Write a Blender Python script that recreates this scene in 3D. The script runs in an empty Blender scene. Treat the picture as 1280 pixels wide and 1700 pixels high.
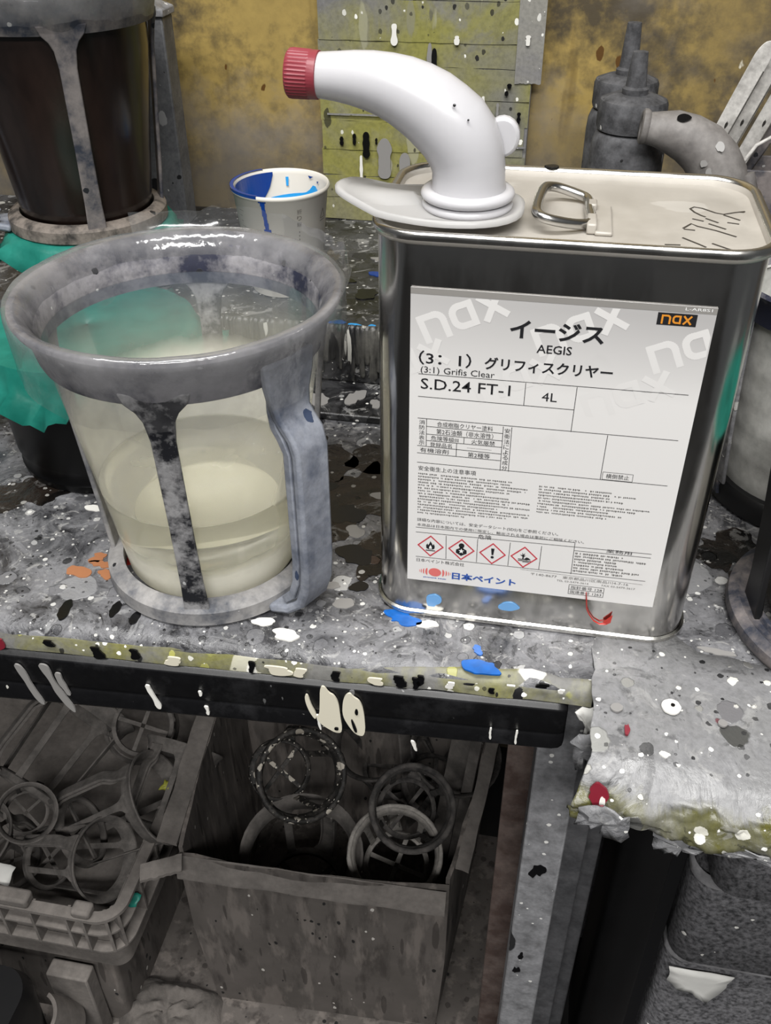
import bpy, bmesh, math, random
from mathutils import Vector, Matrix, Euler, noise as mnoise
PI = math.pi
R = math.radians
SC = bpy.context.scene
COL = SC.collection

# ------------------------------------------------------------------ camera
cam_d = bpy.data.cameras.new('camera')
cam = bpy.data.objects.new('camera', cam_d); COL.objects.link(cam)
cam.matrix_world = Matrix(((0.98286270, -0.10542107, 0.15121938, -0.00421615),
                           (0.18427556, 0.58342904, -0.79098235, -0.44190557),
                           (-0.00483957, 0.80529309, 0.59285717, 0.36286542),
                           (0, 0, 0, 1)))
cam_d.sensor_fit = 'VERTICAL'; cam_d.sensor_height = 36; cam_d.sensor_width = 36
cam_d.lens = 32.910; cam_d.clip_start = 0.02; cam_d.clip_end = 50
SC.camera = cam

# ------------------------------------------------------------------ light
world = bpy.data.worlds.new('world'); SC.world = world; world.use_nodes = True
bg = world.node_tree.nodes['Background']
bg.inputs[0].default_value = (0.70, 0.72, 0.75, 1); bg.inputs[1].default_value = 0.085
def area(name, loc, target, sx, sy, power, col=(1, 1, 1)):
    d = bpy.data.lights.new(name, 'AREA'); d.shape = 'RECTANGLE'; d.size = sx; d.size_y = sy
    d.energy = power; d.color = col
    o = bpy.data.objects.new(name, d); COL.objects.link(o); o.location = loc
    o.rotation_euler = (Vector(target) - Vector(loc)).to_track_quat('-Z', 'Y').to_euler()
    return o
area('ceiling_tube_light', (-0.25, -0.55, 1.62), (-0.25, -0.45, 0), 1.5, 0.30, 27, (1.0, 0.99, 0.97))
area('ceiling_tube_light', (0.2, -1.75, 1.62), (0.1, -1.4, 0), 1.5, 0.30, 40, (1.0, 0.99, 0.97))
SC.view_settings.view_transform = 'Standard'; SC.view_settings.look = 'None'
SC.view_settings.gamma = 1; SC.view_settings.use_curve_mapping = False
SC.view_settings.exposure = 0.45
SC.cycles.use_denoising = True
SC.cycles.max_bounces = 12; SC.cycles.diffuse_bounces = 4; SC.cycles.glossy_bounces = 5
SC.cycles.transmission_bounces = 8; SC.cycles.transparent_max_bounces = 16
SC.cycles.sample_clamp_indirect = 4; SC.cycles.blur_glossy = 0.5

# ------------------------------------------------------------------ colour + materials
def lin(h):
    h = h.lstrip('#'); o = []
    for i in (0, 2, 4):
        c = int(h[i:i+2], 16) / 255
        o.append(c / 12.92 if c <= 0.04045 else ((c + 0.055) / 1.055) ** 2.4)
    return (*o, 1)

class G:
    """small node graph writer"""
    def __init__(s, name):
        s.m = bpy.data.materials.new(name); s.m.use_nodes = True
        s.t = s.m.node_tree; s.t.nodes.clear()
        s.o = s.n('ShaderNodeOutputMaterial')
        s.co = s.n('ShaderNodeTexCoord').outputs['Object']
    def n(s, typ, **kw):
        n = s.t.nodes.new(typ)
        for k, v in kw.items(): setattr(n, k, v)
        return n
    def set(s, sock, v):
        if isinstance(v, bpy.types.NodeSocket): s.t.links.new(v, sock)
        elif isinstance(v, str): sock.default_value = lin(v)
        else: sock.default_value = v
    def map(s, v, scale=(1, 1, 1), loc=(0, 0, 0), rot=(0, 0, 0)):
        n = s.n('ShaderNodeMapping'); s.set(n.inputs[0], v)
        n.inputs['Scale'].default_value = scale; n.inputs['Location'].default_value = loc; n.inputs['Rotation'].default_value = rot
        return n.outputs[0]
    def noise(s, v, scale, detail=4, rough=.55, color=False, dist=0):
        n = s.n('ShaderNodeTexNoise'); s.set(n.inputs['Vector'], v)
        n.inputs['Scale'].default_value = scale; n.inputs['Detail'].default_value = detail
        n.inputs['Roughness'].default_value = rough; n.inputs['Distortion'].default_value = dist
        return n.outputs['Color' if color else 'Fac']
    def math(s, op, a, b=0, c=0, clamp=False):
        n = s.n('ShaderNodeMath', operation=op, use_clamp=clamp)
        for i, v in enumerate((a, b, c)): s.set(n.inputs[i], v)
        return n.outputs[0]
    def vmath(s, op, a, b):
        n = s.n('ShaderNodeVectorMath', operation=op)
        s.set(n.inputs[0], a); s.set(n.inputs[1], b)
        return n.outputs[0]
    def rng(s, v, a, b, c=0., d=1., smooth=False):
        n = s.n('ShaderNodeMapRange', clamp=True)
        if smooth: n.interpolation_type = 'SMOOTHSTEP'
        s.set(n.inputs[0], v)
        for i, x in enumerate((a, b, c, d)): s.set(n.inputs[i + 1], x)
        return n.outputs[0]
    def mix(s, f, a, b, blend='MIX'):
        n = s.n('ShaderNodeMix', data_type='RGBA', blend_type=blend, clamp_factor=True)
        s.set(n.inputs[0], f); s.set(n.inputs[6], a); s.set(n.inputs[7], b)
        return n.outputs[2]
    def ramp(s, f, stops, const=False):
        n = s.n('ShaderNodeValToRGB'); cr = n.color_ramp
        if const: cr.interpolation = 'CONSTANT'
        while len(cr.elements) > 1: cr.elements.remove(cr.elements[-1])
        cr.elements[0].position = stops[0][0]; cr.elements[0].color = lin(stops[0][1])
        for p, c in stops[1:]:
            e = cr.elements.new(p); e.color = lin(c)
        s.set(n.inputs[0], f)
        return n.outputs[0]
    def sep(s, v):
        n = s.n('ShaderNodeSeparateXYZ'); s.set(n.inputs[0], v); return n.outputs
    def splat(s, v, scale, keep, rmax, seed=0, stretch=(1, 1, 1), warp=.35, soft=.04):
        """irregular paint blobs: mask, colour seed, per-blob value"""
        vec = s.map(v, scale=tuple(scale * q for q in stretch), loc=(seed * 7.31, seed * 3.17, seed * 1.93))
        nz = s.noise(vec, 1.7, 3, .6, color=True)
        w = s.n('ShaderNodeVectorMath', operation='MULTIPLY_ADD')
        s.set(w.inputs[0], nz); w.inputs[1].default_value = (warp,) * 3; s.set(w.inputs[2], vec)
        vo = s.n('ShaderNodeTexVoronoi'); s.set(vo.inputs['Vector'], w.outputs[0]); vo.inputs['Scale'].default_value = 1
        c = s.sep(vo.outputs['Color'])
        rad = s.rng(c[0], keep, 1, 0, rmax)
        d = s.math('SUBTRACT', rad, vo.outputs['Distance'])
        return s.rng(d, 0, soft, 0, 1, True), c[1], c[2]
    def bump(s, h, strength=.5, dist=.001, normal=None):
        n = s.n('ShaderNodeBump'); n.inputs['Strength'].default_value = strength; n.inputs['Distance'].default_value = dist
        s.set(n.inputs['Height'], h)
        if normal: s.set(n.inputs['Normal'], normal)
        return n.outputs[0]
    def bsdf(s, base, rough=.5, metal=0., normal=None, **kw):
        n = s.n('ShaderNodeBsdfPrincipled')
        s.set(n.inputs['Base Color'], base); s.set(n.inputs['Roughness'], rough); s.set(n.inputs['Metallic'], metal)
        if normal: s.set(n.inputs['Normal'], normal)
        for k, v in kw.items(): s.set(n.inputs[k.replace('_', ' ')], v)
        return n.outputs[0]
    def shader(s, typ, **kw):
        n = s.n(typ)
        for k, v in kw.items(): s.set(n.inputs[k.replace('_', ' ')], v)
        return n.outputs[0]
    def mixs(s, f, a, b):
        n = s.n('ShaderNodeMixShader'); s.set(n.inputs[0], f); s.t.links.new(a, n.inputs[1]); s.t.links.new(b, n.inputs[2])
        return n.outputs[0]
    def out(s, sh):
        s.t.links.new(sh, s.o.inputs[0]); return s.m

def plain(name, col, rough=.5, metal=0., vary=.12, scale=60, **kw):
    g = G(name); f = g.noise(g.co, scale, 4)
    c = g.mix(g.rng(f, .3, .7, 0, vary), col, '#101010')
    return g.out(g.bsdf(c, rough, metal, g.bump(f, .15, .0005), **kw))

def dusty(name, base, dust, lo=.42, hi=.6, scale=45, rough=.75, spots=None, seed=0, bump=.4, dist=.0006):
    """dark plastic partly under grey overspray dust"""
    g = G(name); v = g.map(g.co, loc=(seed, seed * .7, seed * .3))
    f = g.noise(v, scale, 6, .65); f2 = g.noise(v, scale * 6, 3, .6)
    k = g.rng(g.math('ADD', f, g.math('MULTIPLY', f2, .12)), lo + .06, hi + .06)
    c = g.mix(k, base, dust); c = g.mix(g.rng(f2, .35, .75, 0, .3), c, '#1a1a1c')
    h = g.math('ADD', f, g.math('MULTIPLY', f2, .4))
    if spots:
        for (sc, keep, rm, cols, st) in spots:
            m, c1, c2 = g.splat(v, sc, keep, rm, seed + sc, st)
            c = g.mix(m, c, g.ramp(c1, cols, True)); h = g.math('ADD', h, g.math('MULTIPLY', m, .5))
    return g.out(g.bsdf(c, rough, 0, g.bump(h, bump, dist)))

BLOBS = [(0, '#e4e3df'), (.22, '#17171a'), (.42, '#8d8d8e'), (.58, '#c9c8c4'), (.74, '#2c2c30'), (.86, '#5e5e60'), (.97, '#2a78c8')]
def paintmess(name, a, b, layers, rough=.38, scale=22, bump=.6, dist=.0012, stretch=(1, 1, 1), extra=None, smear=0., zgrey=None):
    g = G(name); v = g.map(g.co, scale=stretch)
    f = g.noise(v, scale, 7, .68, dist=.9); f2 = g.noise(g.co, 320, 3, .6); f3 = g.noise(v, scale * .3, 3)
    c = g.mix(g.rng(g.math('ADD', f, g.math('MULTIPLY', g.math('SUBTRACT', f3, .5), .6)), .38, .62), a, b)
    if zgrey:
        zz = g.math('ADD', g.sep(g.co)[2], g.math('MULTIPLY', g.math('SUBTRACT', f, .5), zgrey[3] if len(zgrey) > 3 else .35))
        c = g.mix(g.rng(zz, zgrey[0], zgrey[1], 0, .9), c, zgrey[2])
    if smear:
        f4 = g.noise(g.map(v, loc=(9, 4, 2)), scale * 2.1, 6, .72, dist=1.4)
        c = g.mix(g.rng(f4, .57, .62, 0, smear * .75), c, '#a9a8a6'); c = g.mix(g.rng(f4, .41, .36, 0, smear), c, '#0e0e10')
        f5 = g.noise(g.map(v, loc=(2, 8, 6)), scale * .9, 7, .7, dist=2.)
        c = g.mix(g.rng(f5, .58, .63, 0, smear * .9), c, '#1b1b1d'); c = g.mix(g.rng(f5, .40, .36, 0, smear * .7), c, '#9a9a9b')
    if extra:
        m = g.rng(g.noise(g.map(v, loc=(3, 5, 1)), scale * .55, 4, .6), extra[1], extra[1] + .08)
        c = g.mix(m, c, extra[0])
    c = g.mix(g.rng(f2, .4, .75, 0, .28), c, '#0c0c0d')
    h = g.math('ADD', g.math('MULTIPLY', f, .8), g.math('MULTIPLY', f2, .12)); r = rough
    for i, (sc, keep, rm, cols, st) in enumerate(layers):
        m, c1, c2 = g.splat(g.co, sc, keep, rm, i + 1.7, st)
        c = g.mix(g.math('MULTIPLY', m, g.rng(c2, 0, 1, .55, 1.15)), c, g.ramp(c1, cols, True)); h = g.math('ADD', h, g.math('MULTIPLY', m, .3))
    rr = g.rng(f, .3, .7, rough - .14, rough + .22)
    return g.out(g.bsdf(c, rr, 0, g.bump(h, bump, dist)))

# ------------------------------------------------------------------ mesh builder
def rotm(rx=0, ry=0, rz=0, loc=(0, 0, 0)):
    return Matrix.Translation(loc) @ Euler((rx, ry, rz)).to_matrix().to_4x4()

class MB:
    def __init__(s): s.v = []; s.f = []; s.k = []
    def add(s, vs, fs, mat=0, X=None):
        b = len(s.v)
        s.v += [tuple(X @ Vector(p)) if X else tuple(p) for p in vs]
        s.f += [tuple(i + b for i in f) for f in fs]; s.k += [mat] * len(fs)
        return s
    def box(s, x0, x1, y0, y1, z0, z1, mat=0, X=None):
        vs = [(x, y, z) for z in (z0, z1) for y in (y0, y1) for x in (x0, x1)]
        return s.add(vs, [(0, 2, 3, 1), (4, 5, 7, 6), (0, 1, 5, 4), (2, 6, 7, 3), (0, 4, 6, 2), (1, 3, 7, 5)], mat, X)
    def loft(s, loops, cap0=True, cap1=True, closed=False, mat=0, X=None):
        n = len(loops[0]); vs = [p for l in loops for p in l]; fs = []
        m = len(loops)
        for i in range(m if closed else m - 1):
            a, b = i * n, ((i + 1) % m) * n
            for j in range(n):
                k = (j + 1) % n; fs.append((a + j, a + k, b + k, b + j))
        if not closed:
            if cap0: fs.append(tuple(reversed(range(n))))
            if cap1: fs.append(tuple((m - 1) * n + j for j in range(n)))
        return s.add(vs, fs, mat, X)
    def lathe(s, prof, n=56, closed=False, a0=0, a1=360, mat=0, X=None, wob=None):
        vs = []; fs = []; full = abs(a1 - a0) >= 360; cols = n if full else n + 1; m = len(prof)
        for j in range(cols):
            a = R(a0 + (a1 - a0) * j / n); ca, sa = math.cos(a), math.sin(a)
            for i, (r, z) in enumerate(prof):
                if wob: r, z = wob(a, i, r, z)
                vs.append((r * ca, r * sa, z))
        for j in range(n):
            k = (j + 1) % cols
            for i in range(m if closed else m - 1):
                i2 = (i + 1) % m; fs.append((j * m + i, k * m + i, k * m + i2, j * m + i2))
        if closed and not full:
            fs.append(tuple(range(m))); fs.append(tuple(reversed(range((cols - 1) * m, cols * m))))
        return s.add(vs, fs, mat, X)
    def tube(s, pts, r, n=8, closed=False, mat=0, X=None, flat=1.0):
        P = [Vector(p) for p in pts]; m = len(P); loops = []
        rr = r if isinstance(r, (list, tuple)) else [r] * m
        up = None
        for i in range(m):
            if closed: t = P[(i + 1) % m] - P[i - 1]
            else: t = P[min(i + 1, m - 1)] - P[max(i - 1, 0)]
            t.normalize()
            if up is None:
                up = Vector((0, 0, 1)) if abs(t.z) < .9 else Vector((1, 0, 0))
            u = (up - t * up.dot(t)).normalized(); w = t.cross(u); up = u
            loops.append([P[i] + (u * math.cos(2 * PI * k / n) * flat + w * math.sin(2 * PI * k / n)) * rr[i] for k in range(n)])
        return s.loft(loops, closed=closed, mat=mat, X=X)
    def prism(s, poly, z0, z1, mat=0, X=None):
        return s.loft([[(x, y, z0) for x, y in poly], [(x, y, z1) for x, y in poly]], mat=mat, X=X)
    def build(s, name, mats, parent=None, smooth=35, bevel=0, seg=2, loc=None, rot=None, solid=0, subd=0, **props):
        me = bpy.data.meshes.new(name); me.from_pydata(s.v, [], s.f)
        for m in (mats if isinstance(mats, (list, tuple)) else [mats]): me.materials.append(m)
        if len(me.materials) > 1: me.polygons.foreach_set('material_index', s.k)
        me.validate(); bm = bmesh.new(); bm.from_mesh(me)
        if not solid: bmesh.ops.recalc_face_normals(bm, faces=bm.faces)
        bm.to_mesh(me); bm.free()
        if smooth:
            me.polygons.foreach_set('use_smooth', [True] * len(me.polygons)); me.set_sharp_from_angle(angle=R(smooth))
        me.update()
        o = bpy.data.objects.new(name, me); COL.objects.link(o)
        if parent: o.parent = parent
        if loc: o.location = loc
        if rot: o.rotation_euler = rot
        if solid:
            q = o.modifiers.new('s', 'SOLIDIFY'); q.thickness = solid; q.offset = 0
        if bevel:
            q = o.modifiers.new('b', 'BEVEL'); q.width = bevel; q.segments = seg; q.limit_method = 'ANGLE'; q.angle_limit = R(40)
        if subd:
            q = o.modifiers.new('d', 'SUBSURF'); q.levels = subd; q.render_levels = subd
        for k, v in props.items(): o[k] = v
        return o

def tag(o, label, cat, group=None):
    o['label'] = label; o['category'] = cat
    if group: o['group'] = group
    return o
def thing(name, label, cat, loc=(0, 0, 0), rot=(0, 0, 0), group=None, scale=1):
    o = bpy.data.objects.new(name, None); COL.objects.link(o); o.empty_display_size = .02
    o.location = loc; o.rotation_euler = rot; o.scale = (scale,) * 3
    return tag(o, label, cat, group)
def dup(root, loc, rot, label, scale=None, mat=None):
    r = root.copy(); COL.objects.link(r); r.location = loc; r.rotation_euler = rot; r['label'] = label
    if scale: r.scale = (scale,) * 3
    for ch in list(root.children):
        c = ch.copy(); COL.objects.link(c); c.parent = r
        if mat and c.type == 'MESH':
            c.data = c.data.copy(); c.data.materials[0] = mat
        for gch in ch.children:
            d = gch.copy(); COL.objects.link(d); d.parent = c
    return r
def rrect(x0, x1, y0, y1, r, z, n=8):
    P = []
    for cx, cy, a0 in ((x1 - r, y1 - r, 0), (x0 + r, y1 - r, 90), (x0 + r, y0 + r, 180), (x1 - r, y0 + r, 270)):
        for k in range(n + 1):
            a = R(a0 + 90 * k / n); P.append((cx + r * math.cos(a), cy + r * math.sin(a), z))
    return P
def smooth_loop(P, it=2):
    for _ in range(it):
        Q = []
        for i in range(len(P)):
            a = Vector(P[i]); b = Vector(P[(i + 1) % len(P)]); Q += [a * .75 + b * .25, a * .25 + b * .75]
        P = Q
    return P
def blob(cx, cy, rx, ry, rnd, n=14, jag=.25):
    ph = rnd.uniform(0, 6); out = []
    for k in range(n):
        a = 2 * PI * k / n; q = 1 + jag * (math.sin(2 * a + ph) * .5 + rnd.uniform(-.5, .5))
        out.append((cx + rx * q * math.cos(a), cy + ry * q * math.sin(a), 0))
    return [(p.x, p.y) for p in smooth_loop(out, 1)]


# text: glyph meshes fitted to a box (millimetres on the label)
def text_polys(body, bold=0.0):
    c = bpy.data.curves.new('text', 'FONT'); c.body = body; c.resolution_u = 2; c.offset = bold
    o = bpy.data.objects.new('text', c); COL.objects.link(o)
    bpy.context.view_layer.update()
    me = bpy.data.meshes.new_from_object(o.evaluated_get(bpy.context.evaluated_depsgraph_get()))
    vs = [(v.co.x, v.co.y) for v in me.vertices]; fs = [tuple(p.vertices) for p in me.polygons]
    bpy.data.objects.remove(o); bpy.data.curves.remove(c); bpy.data.meshes.remove(me)
    return vs, fs
def put_text(mb, body, x0, y0, x1, y1, mat=0, bold=0.0, z=0.0, X=None, mono=False):
    """fit the text's bounds into the box, y downwards from the label's top edge"""
    vs, fs = text_polys(body, bold)
    ax, bx = min(v[0] for v in vs), max(v[0] for v in vs); ay, by = min(v[1] for v in vs), max(v[1] for v in vs)
    P = [(x0 + (v[0] - ax) / (bx - ax) * (x1 - x0), -(y1 + (v[1] - ay) / (by - ay) * (y0 - y1)), z) for v in vs]
    mb.add(P, fs, mat, X)

# ================================================================== materials
W3 = (1, 1, 1)
m_bench = paintmess('paint_caked_bench', '#3a3a3d', '#7d7d80', [
    (26, .35, .5, [(0, '#39393c'), (.3, '#5f5f62'), (.6, '#2a2a2d'), (.85, '#8a8a8c')], W3),
    (55, .5, .46, [(0, '#6f6f72'), (.25, '#232326'), (.5, '#8d8d8f'), (.7, '#4a4a4d'), (.9, '#b5b4b2')], W3),
    (105, .6, .44, [(0, '#c9c8c5'), (.25, '#1a1a1c'), (.5, '#77777a'), (.7, '#3a3a3d'), (.85, '#a3a3a3'), (.985, '#2a6fb8')], W3),
    (210, .62, .42, [(0, '#e6e5e1'), (.3, '#141416'), (.55, '#8c8c8d'), (.8, '#d0cfcc')], W3),
    (420, .80, .42, [(0, '#e2e1dd'), (.55, '#19191b')], W3)], rough=.30, bump=.9, dist=.0022, scale=34, smear=.75)
m_bench_dark = paintmess('paint_caked_black', '#111113', '#4a4a4c', [
    (38, .5, .42, [(0, '#0c0c0e'), (.5, '#2b2b2d'), (.75, '#6d6d6e')], W3),
    (90, .62, .42, [(0, '#0c0c0e'), (.45, '#8d8d8c'), (.8, '#c9c8c2'), (.965, '#1f5fae')], W3),
    (240, .72, .42, [(0, '#e6e5e0'), (.6, '#0e0e10')], W3)], rough=.34, bump=.9, dist=.002, smear=.8)
m_drip = paintmess('running_paint_drips', '#1d1d1f', '#77756f', [
    (70, .35, .5, [(0, '#8e8a7c'), (.25, '#101012'), (.5, '#b9b6ab'), (.72, '#5c5a56'), (.85, '#dcdad2')], (1, 1, .16)),
    (110, .5, .5, [(0, '#e2e0d8'), (.4, '#151517'), (.75, '#7b7970')], (1, 1, .2))], stretch=(1, 1, .25), rough=.32, bump=.8, dist=.002)
m_tape_edge = paintmess('masking_tape_edge', '#7d7b4c', '#747370', [
    (45, .38, .48, [(0, '#d8d5c4'), (.28, '#8f8f55'), (.45, '#6f6f70'), (.68, '#151516'), (.86, '#e5e3da')], (1, 1, .55)),
    (110, .55, .45, [(0, '#eeece4'), (.4, '#131315'), (.7, '#a8a75c')], (1, 1, .6)),
    (240, .7, .42, [(0, '#f0efe9'), (.6, '#111113')], W3)], rough=.45, bump=.5)
m_tape = paintmess('yellow_masking_tape', '#8d8a49', '#827f66', [
    (48, .55, .45, [(0, '#85836f'), (.4, '#9c9a80'), (.8, '#6c6b66')], (1, 1, .22)),
    (85, .68, .42, [(0, '#dddbd0'), (.35, '#1b1a16'), (.62, '#b9b7ac'), (.8, '#55544e')], (1, 1, .38)),
    (190, .72, .40, [(0, '#f2f1ea'), (.5, '#1c1b18')], (1, 1, .7))], rough=.6, scale=9, bump=.3, extra=('#7b7a72', .53), zgrey=(.16, .23, '#79787a'), smear=.12)
m_tape_grey = paintmess('grey_painted_tape', '#7c7b7d', '#8f8d86', [
    (60, .7, .42, [(0, '#6a6a6a'), (.5, '#a5a39a')], (1, 1, .5)),
    (110, .74, .42, [(0, '#efeee8'), (.6, '#2a2a2a')], (1, 1, .6)), (230, .74, .4, [(0, '#f2f1ea'), (.6, '#2c2b28')], W3)], rough=.6, scale=14, bump=.35)
def mk_wall():
    g = G('dirty_ochre_wall')
    f = g.noise(g.map(g.co, scale=(1, 1, .8)), 7, 6, .62); f2 = g.noise(g.co, 60, 5, .65); f3 = g.noise(g.map(g.co, scale=(1, 1, .12)), 40, 3)
    c = g.mix(g.rng(f2, .3, .7, 0, .8), '#a89052', '#8c7845')
    k = g.rng(g.math('ADD', f, g.math('MULTIPLY', g.math('SUBTRACT', f2, .5), .5)), .44, .66)
    c = g.mix(g.math('MULTIPLY', k, .9), c, '#40392f')
    k2 = g.rng(g.noise(g.map(g.co, loc=(5, 2, 8)), 11, 5, .6), .5, .68)
    c = g.mix(g.math('MULTIPLY', k2, .6), c, '#86807a')
    c = g.mix(g.rng(f3, .62, .72, 0, .5), c, '#5a4620')
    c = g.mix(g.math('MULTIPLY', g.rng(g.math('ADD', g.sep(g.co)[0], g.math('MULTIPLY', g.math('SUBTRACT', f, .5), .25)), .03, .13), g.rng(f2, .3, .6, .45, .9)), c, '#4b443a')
    z = g.sep(g.co)[2]
    low = g.rng(g.math('ADD', z, g.math('MULTIPLY', g.math('SUBTRACT', f, .5), .22)), .085, .15, .75, 0)
    c = g.mix(low, c, '#5f5c5a')
    m, c1, _ = g.splat(g.co, 60, .74, .3, 3, (1, 1, .55))
    c = g.mix(m, c, g.ramp(c1, [(0, '#2b1d0c'), (.6, '#5a3c12'), (.85, '#d8d2c0')], True))
    return g.out(g.bsdf(c, .5, 0, g.bump(g.math('ADD', f2, f), .3, .001)))
m_wall = mk_wall()
m_black_metal = dusty('worn_black_enamel', '#0b0b0d', '#2c2c2e', .52, .75, 30, .35, [(180, .8, .35, [(0, '#b9b7b0'), (.5, '#6d6d6d')], (1, 1, .5))], bump=.2)
m_floor = dusty('grimy_shaded_floor', '#0c0b0b', '#1a1918', .4, .62, 9, .85)  # grimy, and darkened in colour to stand for shade mirrored in the tin
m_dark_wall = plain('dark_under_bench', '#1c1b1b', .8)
m_leg_grey = dusty('dusty_grey_leg', '#6e6e70', '#97979a', .35, .6, 60, .8, [(40, .86, .4, [(0, '#1b1b1d')], (1, 1, .6)), (200, .85, .35, [(0, '#e5e4e0')], W3)], bump=.6)
m_leg_brown = dusty('old_brown_timber', '#4a3a34', '#6d5f59', .4, .62, 40, .8)
m_leg_back = dusty('dusty_rear_leg', '#58585b', '#77777a', .35, .6, 50, .85)
m_frame = dusty('dusty_navy_plastic', '#23263a', '#98969a', .40, .56, 28, .62, [(150, .86, .35, [(0, '#1b1c24'), (.7, '#c8c8c8')], W3)], seed=2, bump=.35)
m_frame_light = dusty('grey_dust_plastic', '#4c4f57', '#999796', .34, .56, 40, .7, [(170, .86, .36, [(0, '#15151a'), (.8, '#d0d0d0')], W3)], seed=5, bump=.35)
m_rib_front = dusty('scraped_navy_rib', '#191a20', '#a09fa0', .44, .58, 55, .6, [(170, .78, .4, [(0, '#101014'), (.6, '#b9b9b9')], (1, 1, .5))], seed=9, bump=.4)
m_handle = dusty('chalky_blue_grey_handle', '#454d5e', '#9296a0', .3, .56, 42, .6, [(130, .84, .4, [(0, '#33405a'), (.6, '#c9cdd3')], (1, 1, .4))], seed=3, bump=.3)
m_frame_dark = dusty('crusted_dark_plastic', '#2c303c', '#7b7472', .36, .56, 40, .65, [(140, .84, .35, [(0, '#17181e'), (.7, '#a9a7a6')], W3)], seed=7, bump=.5)
m_ring_tan = dusty('crusted_tan_grey_ring', '#332f2c', '#80776f', .36, .56, 60, .75, [(120, .78, .4, [(0, '#1b1918')], W3)], seed=8, bump=.7)
m_cage = dusty('overspray_grey_cage', '#45423f', '#6f6a66', .3, .6, 30, .9, seed=1)
m_cage_dark = dusty('overspray_dark_cage', '#2a2827', '#55514e', .36, .6, 40, .9, seed=4)
m_cage_spotted = dusty('white_spattered_black_ring', '#191715', '#4b4743', .45, .65, 60, .7, [(52, .15, .56, [(0, '#b5aea2'), (.55, '#15130f'), (.8, '#8a8378')], W3), (180, .5, .45, [(0, '#c9c3b7'), (.5, '#1b1917')], W3)], seed=6)
m_cage_light = dusty('pale_grey_ring', '#6d6965', '#98938d', .3, .55, 40, .85, seed=3)
m_crate = dusty('dusty_grey_crate', '#625d59', '#7f7974', .3, .6, 25, .9, seed=2)
m_card = None
def mk_card():
    g = G('stained_grey_cardboard')
    f = g.noise(g.map(g.co, scale=(1, 1, .22)), 60, 5, .6); f2 = g.noise(g.co, 14, 4, .6); f3 = g.noise(g.co, 400, 2)
    c = g.mix(g.rng(f2, .35, .65), '#56514d', '#655f5b')
    c = g.mix(g.rng(f, .5, .66, 0, .8), c, '#3a3532')
    c = g.mix(g.rng(g.noise(g.map(g.co, scale=(1, 1, .22), loc=(4, 4, 4)), 60, 5), .52, .62, 0, .55), c, '#857d77')
    m, c1, _ = g.splat(g.co, 60, .6, .42, 4, (1.6, 1.6, .22)); c = g.mix(g.math('MULTIPLY', m, .75), c, '#3a3532')
    m, c1, _ = g.splat(g.co, 150, .88, .35, 6, (1, 1, .6)); c = g.mix(m, c, g.ramp(c1, [(0, '#1b1a1a'), (.75, '#c9c5bf')], True))
    return g.out(g.bsdf(c, .85, 0, g.bump(g.math('ADD', f, g.math('MULTIPLY', f3, .3)), .3, .0008)))
m_card = mk_card()
m_bin = dusty('grainy_dusty_black_bin', '#29292b', '#6b6a6d', .36, .62, 330, .85, [(60, .9, .3, [(0, '#e8e6e1')], (1, 1, 1.3)), (160, .9, .3, [(0, '#d9d7d2')], W3)], seed=2, bump=.5)
m_bin_lip = dusty('dusty_grey_bin_lip', '#5a595b', '#8b8a8c', .3, .6, 60, .8, seed=3)
m_black = plain('soft_black_plastic', '#0d0d0f', .42, vary=.2)
m_blackpail = plain('gloss_black_pail', '#030304', .38, Specular_IOR_Level=.2)
m_paper = plain('torn_white_paper', '#c9c8c4', .8, vary=.12)
m_papertape = paintmess('paint_soaked_paper', '#6d6d70', '#8d8d8f', [
    (40, .6, .4, [(0, '#939394'), (.4, '#6d6e71'), (.7, '#a3a2a1')], W3), (120, .72, .42, [(0, '#e9e8e4'), (.5, '#3a3a3c'), (.75, '#c7c6c2'), (.96, '#7a1f2c')], W3),
    (260, .78, .4, [(0, '#f1f0ec'), (.6, '#2a2a2c')], W3)], rough=.40, scale=30, bump=.8, dist=.0026, smear=.5)
m_papertape_y = paintmess('paint_soaked_covering', '#5d5b2a', '#69685e', [
    (45, .55, .45, [(0, '#8d8d8a'), (.3, '#6f6e70'), (.6, '#9b9a94'), (.85, '#4a4a48')], W3), (110, .66, .42, [(0, '#dedcd4'), (.35, '#262626'), (.6, '#8b8a86'), (.95, '#6a2430')], W3), (240, .72, .42, [(0, '#efeee9'), (.6, '#2a2a2c')], W3)], rough=.3, scale=22, bump=.7, dist=.002, smear=.5, zgrey=(.6855, .6900, '#87878a', .026))

def mk_tin(name, rough, tint, bumpk):
    g = G(name); f = g.noise(g.co, 9, 2, .4); f2 = g.noise(g.map(g.co, scale=(1, 1, .3)), 70, 4, .6)
    r = g.rng(f2, .4, .7, rough, rough + .14)
    c = g.mix(g.rng(f2, .55, .75, 0, .35), tint, '#77756f')
    return g.out(g.bsdf(c, r, 1.0, g.bump(g.math('ADD', f, g.math('MULTIPLY', f2, .02)), bumpk, .004)))
m_tin = mk_tin('tinplate', .13, '#c8c6c2', .35)
m_tin_rim = mk_tin('bright_tin_rim', .2, '#d5d3ce', .1)
def mk_lid():
    g = G('dull_dusty_tin_lid'); f = g.noise(g.co, 30, 5, .6); m, c1, c2 = g.splat(g.co, 40, .7, .4, 5, (.6, 1, 1))
    c = g.mix(g.rng(f, .35, .65), '#a39e96', '#b3aea6'); c = g.mix(g.math('MULTIPLY', m, .4), c, '#cbc8c2')
    return g.out(g.bsdf(c, g.rng(f, .35, .65, .42, .55), .12, g.bump(f, .12, .001)))
m_tin_top = mk_lid()
m_wire = plain('steel_wire', '#c4c3c0', .25, 1.0, vary=.2)
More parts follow.
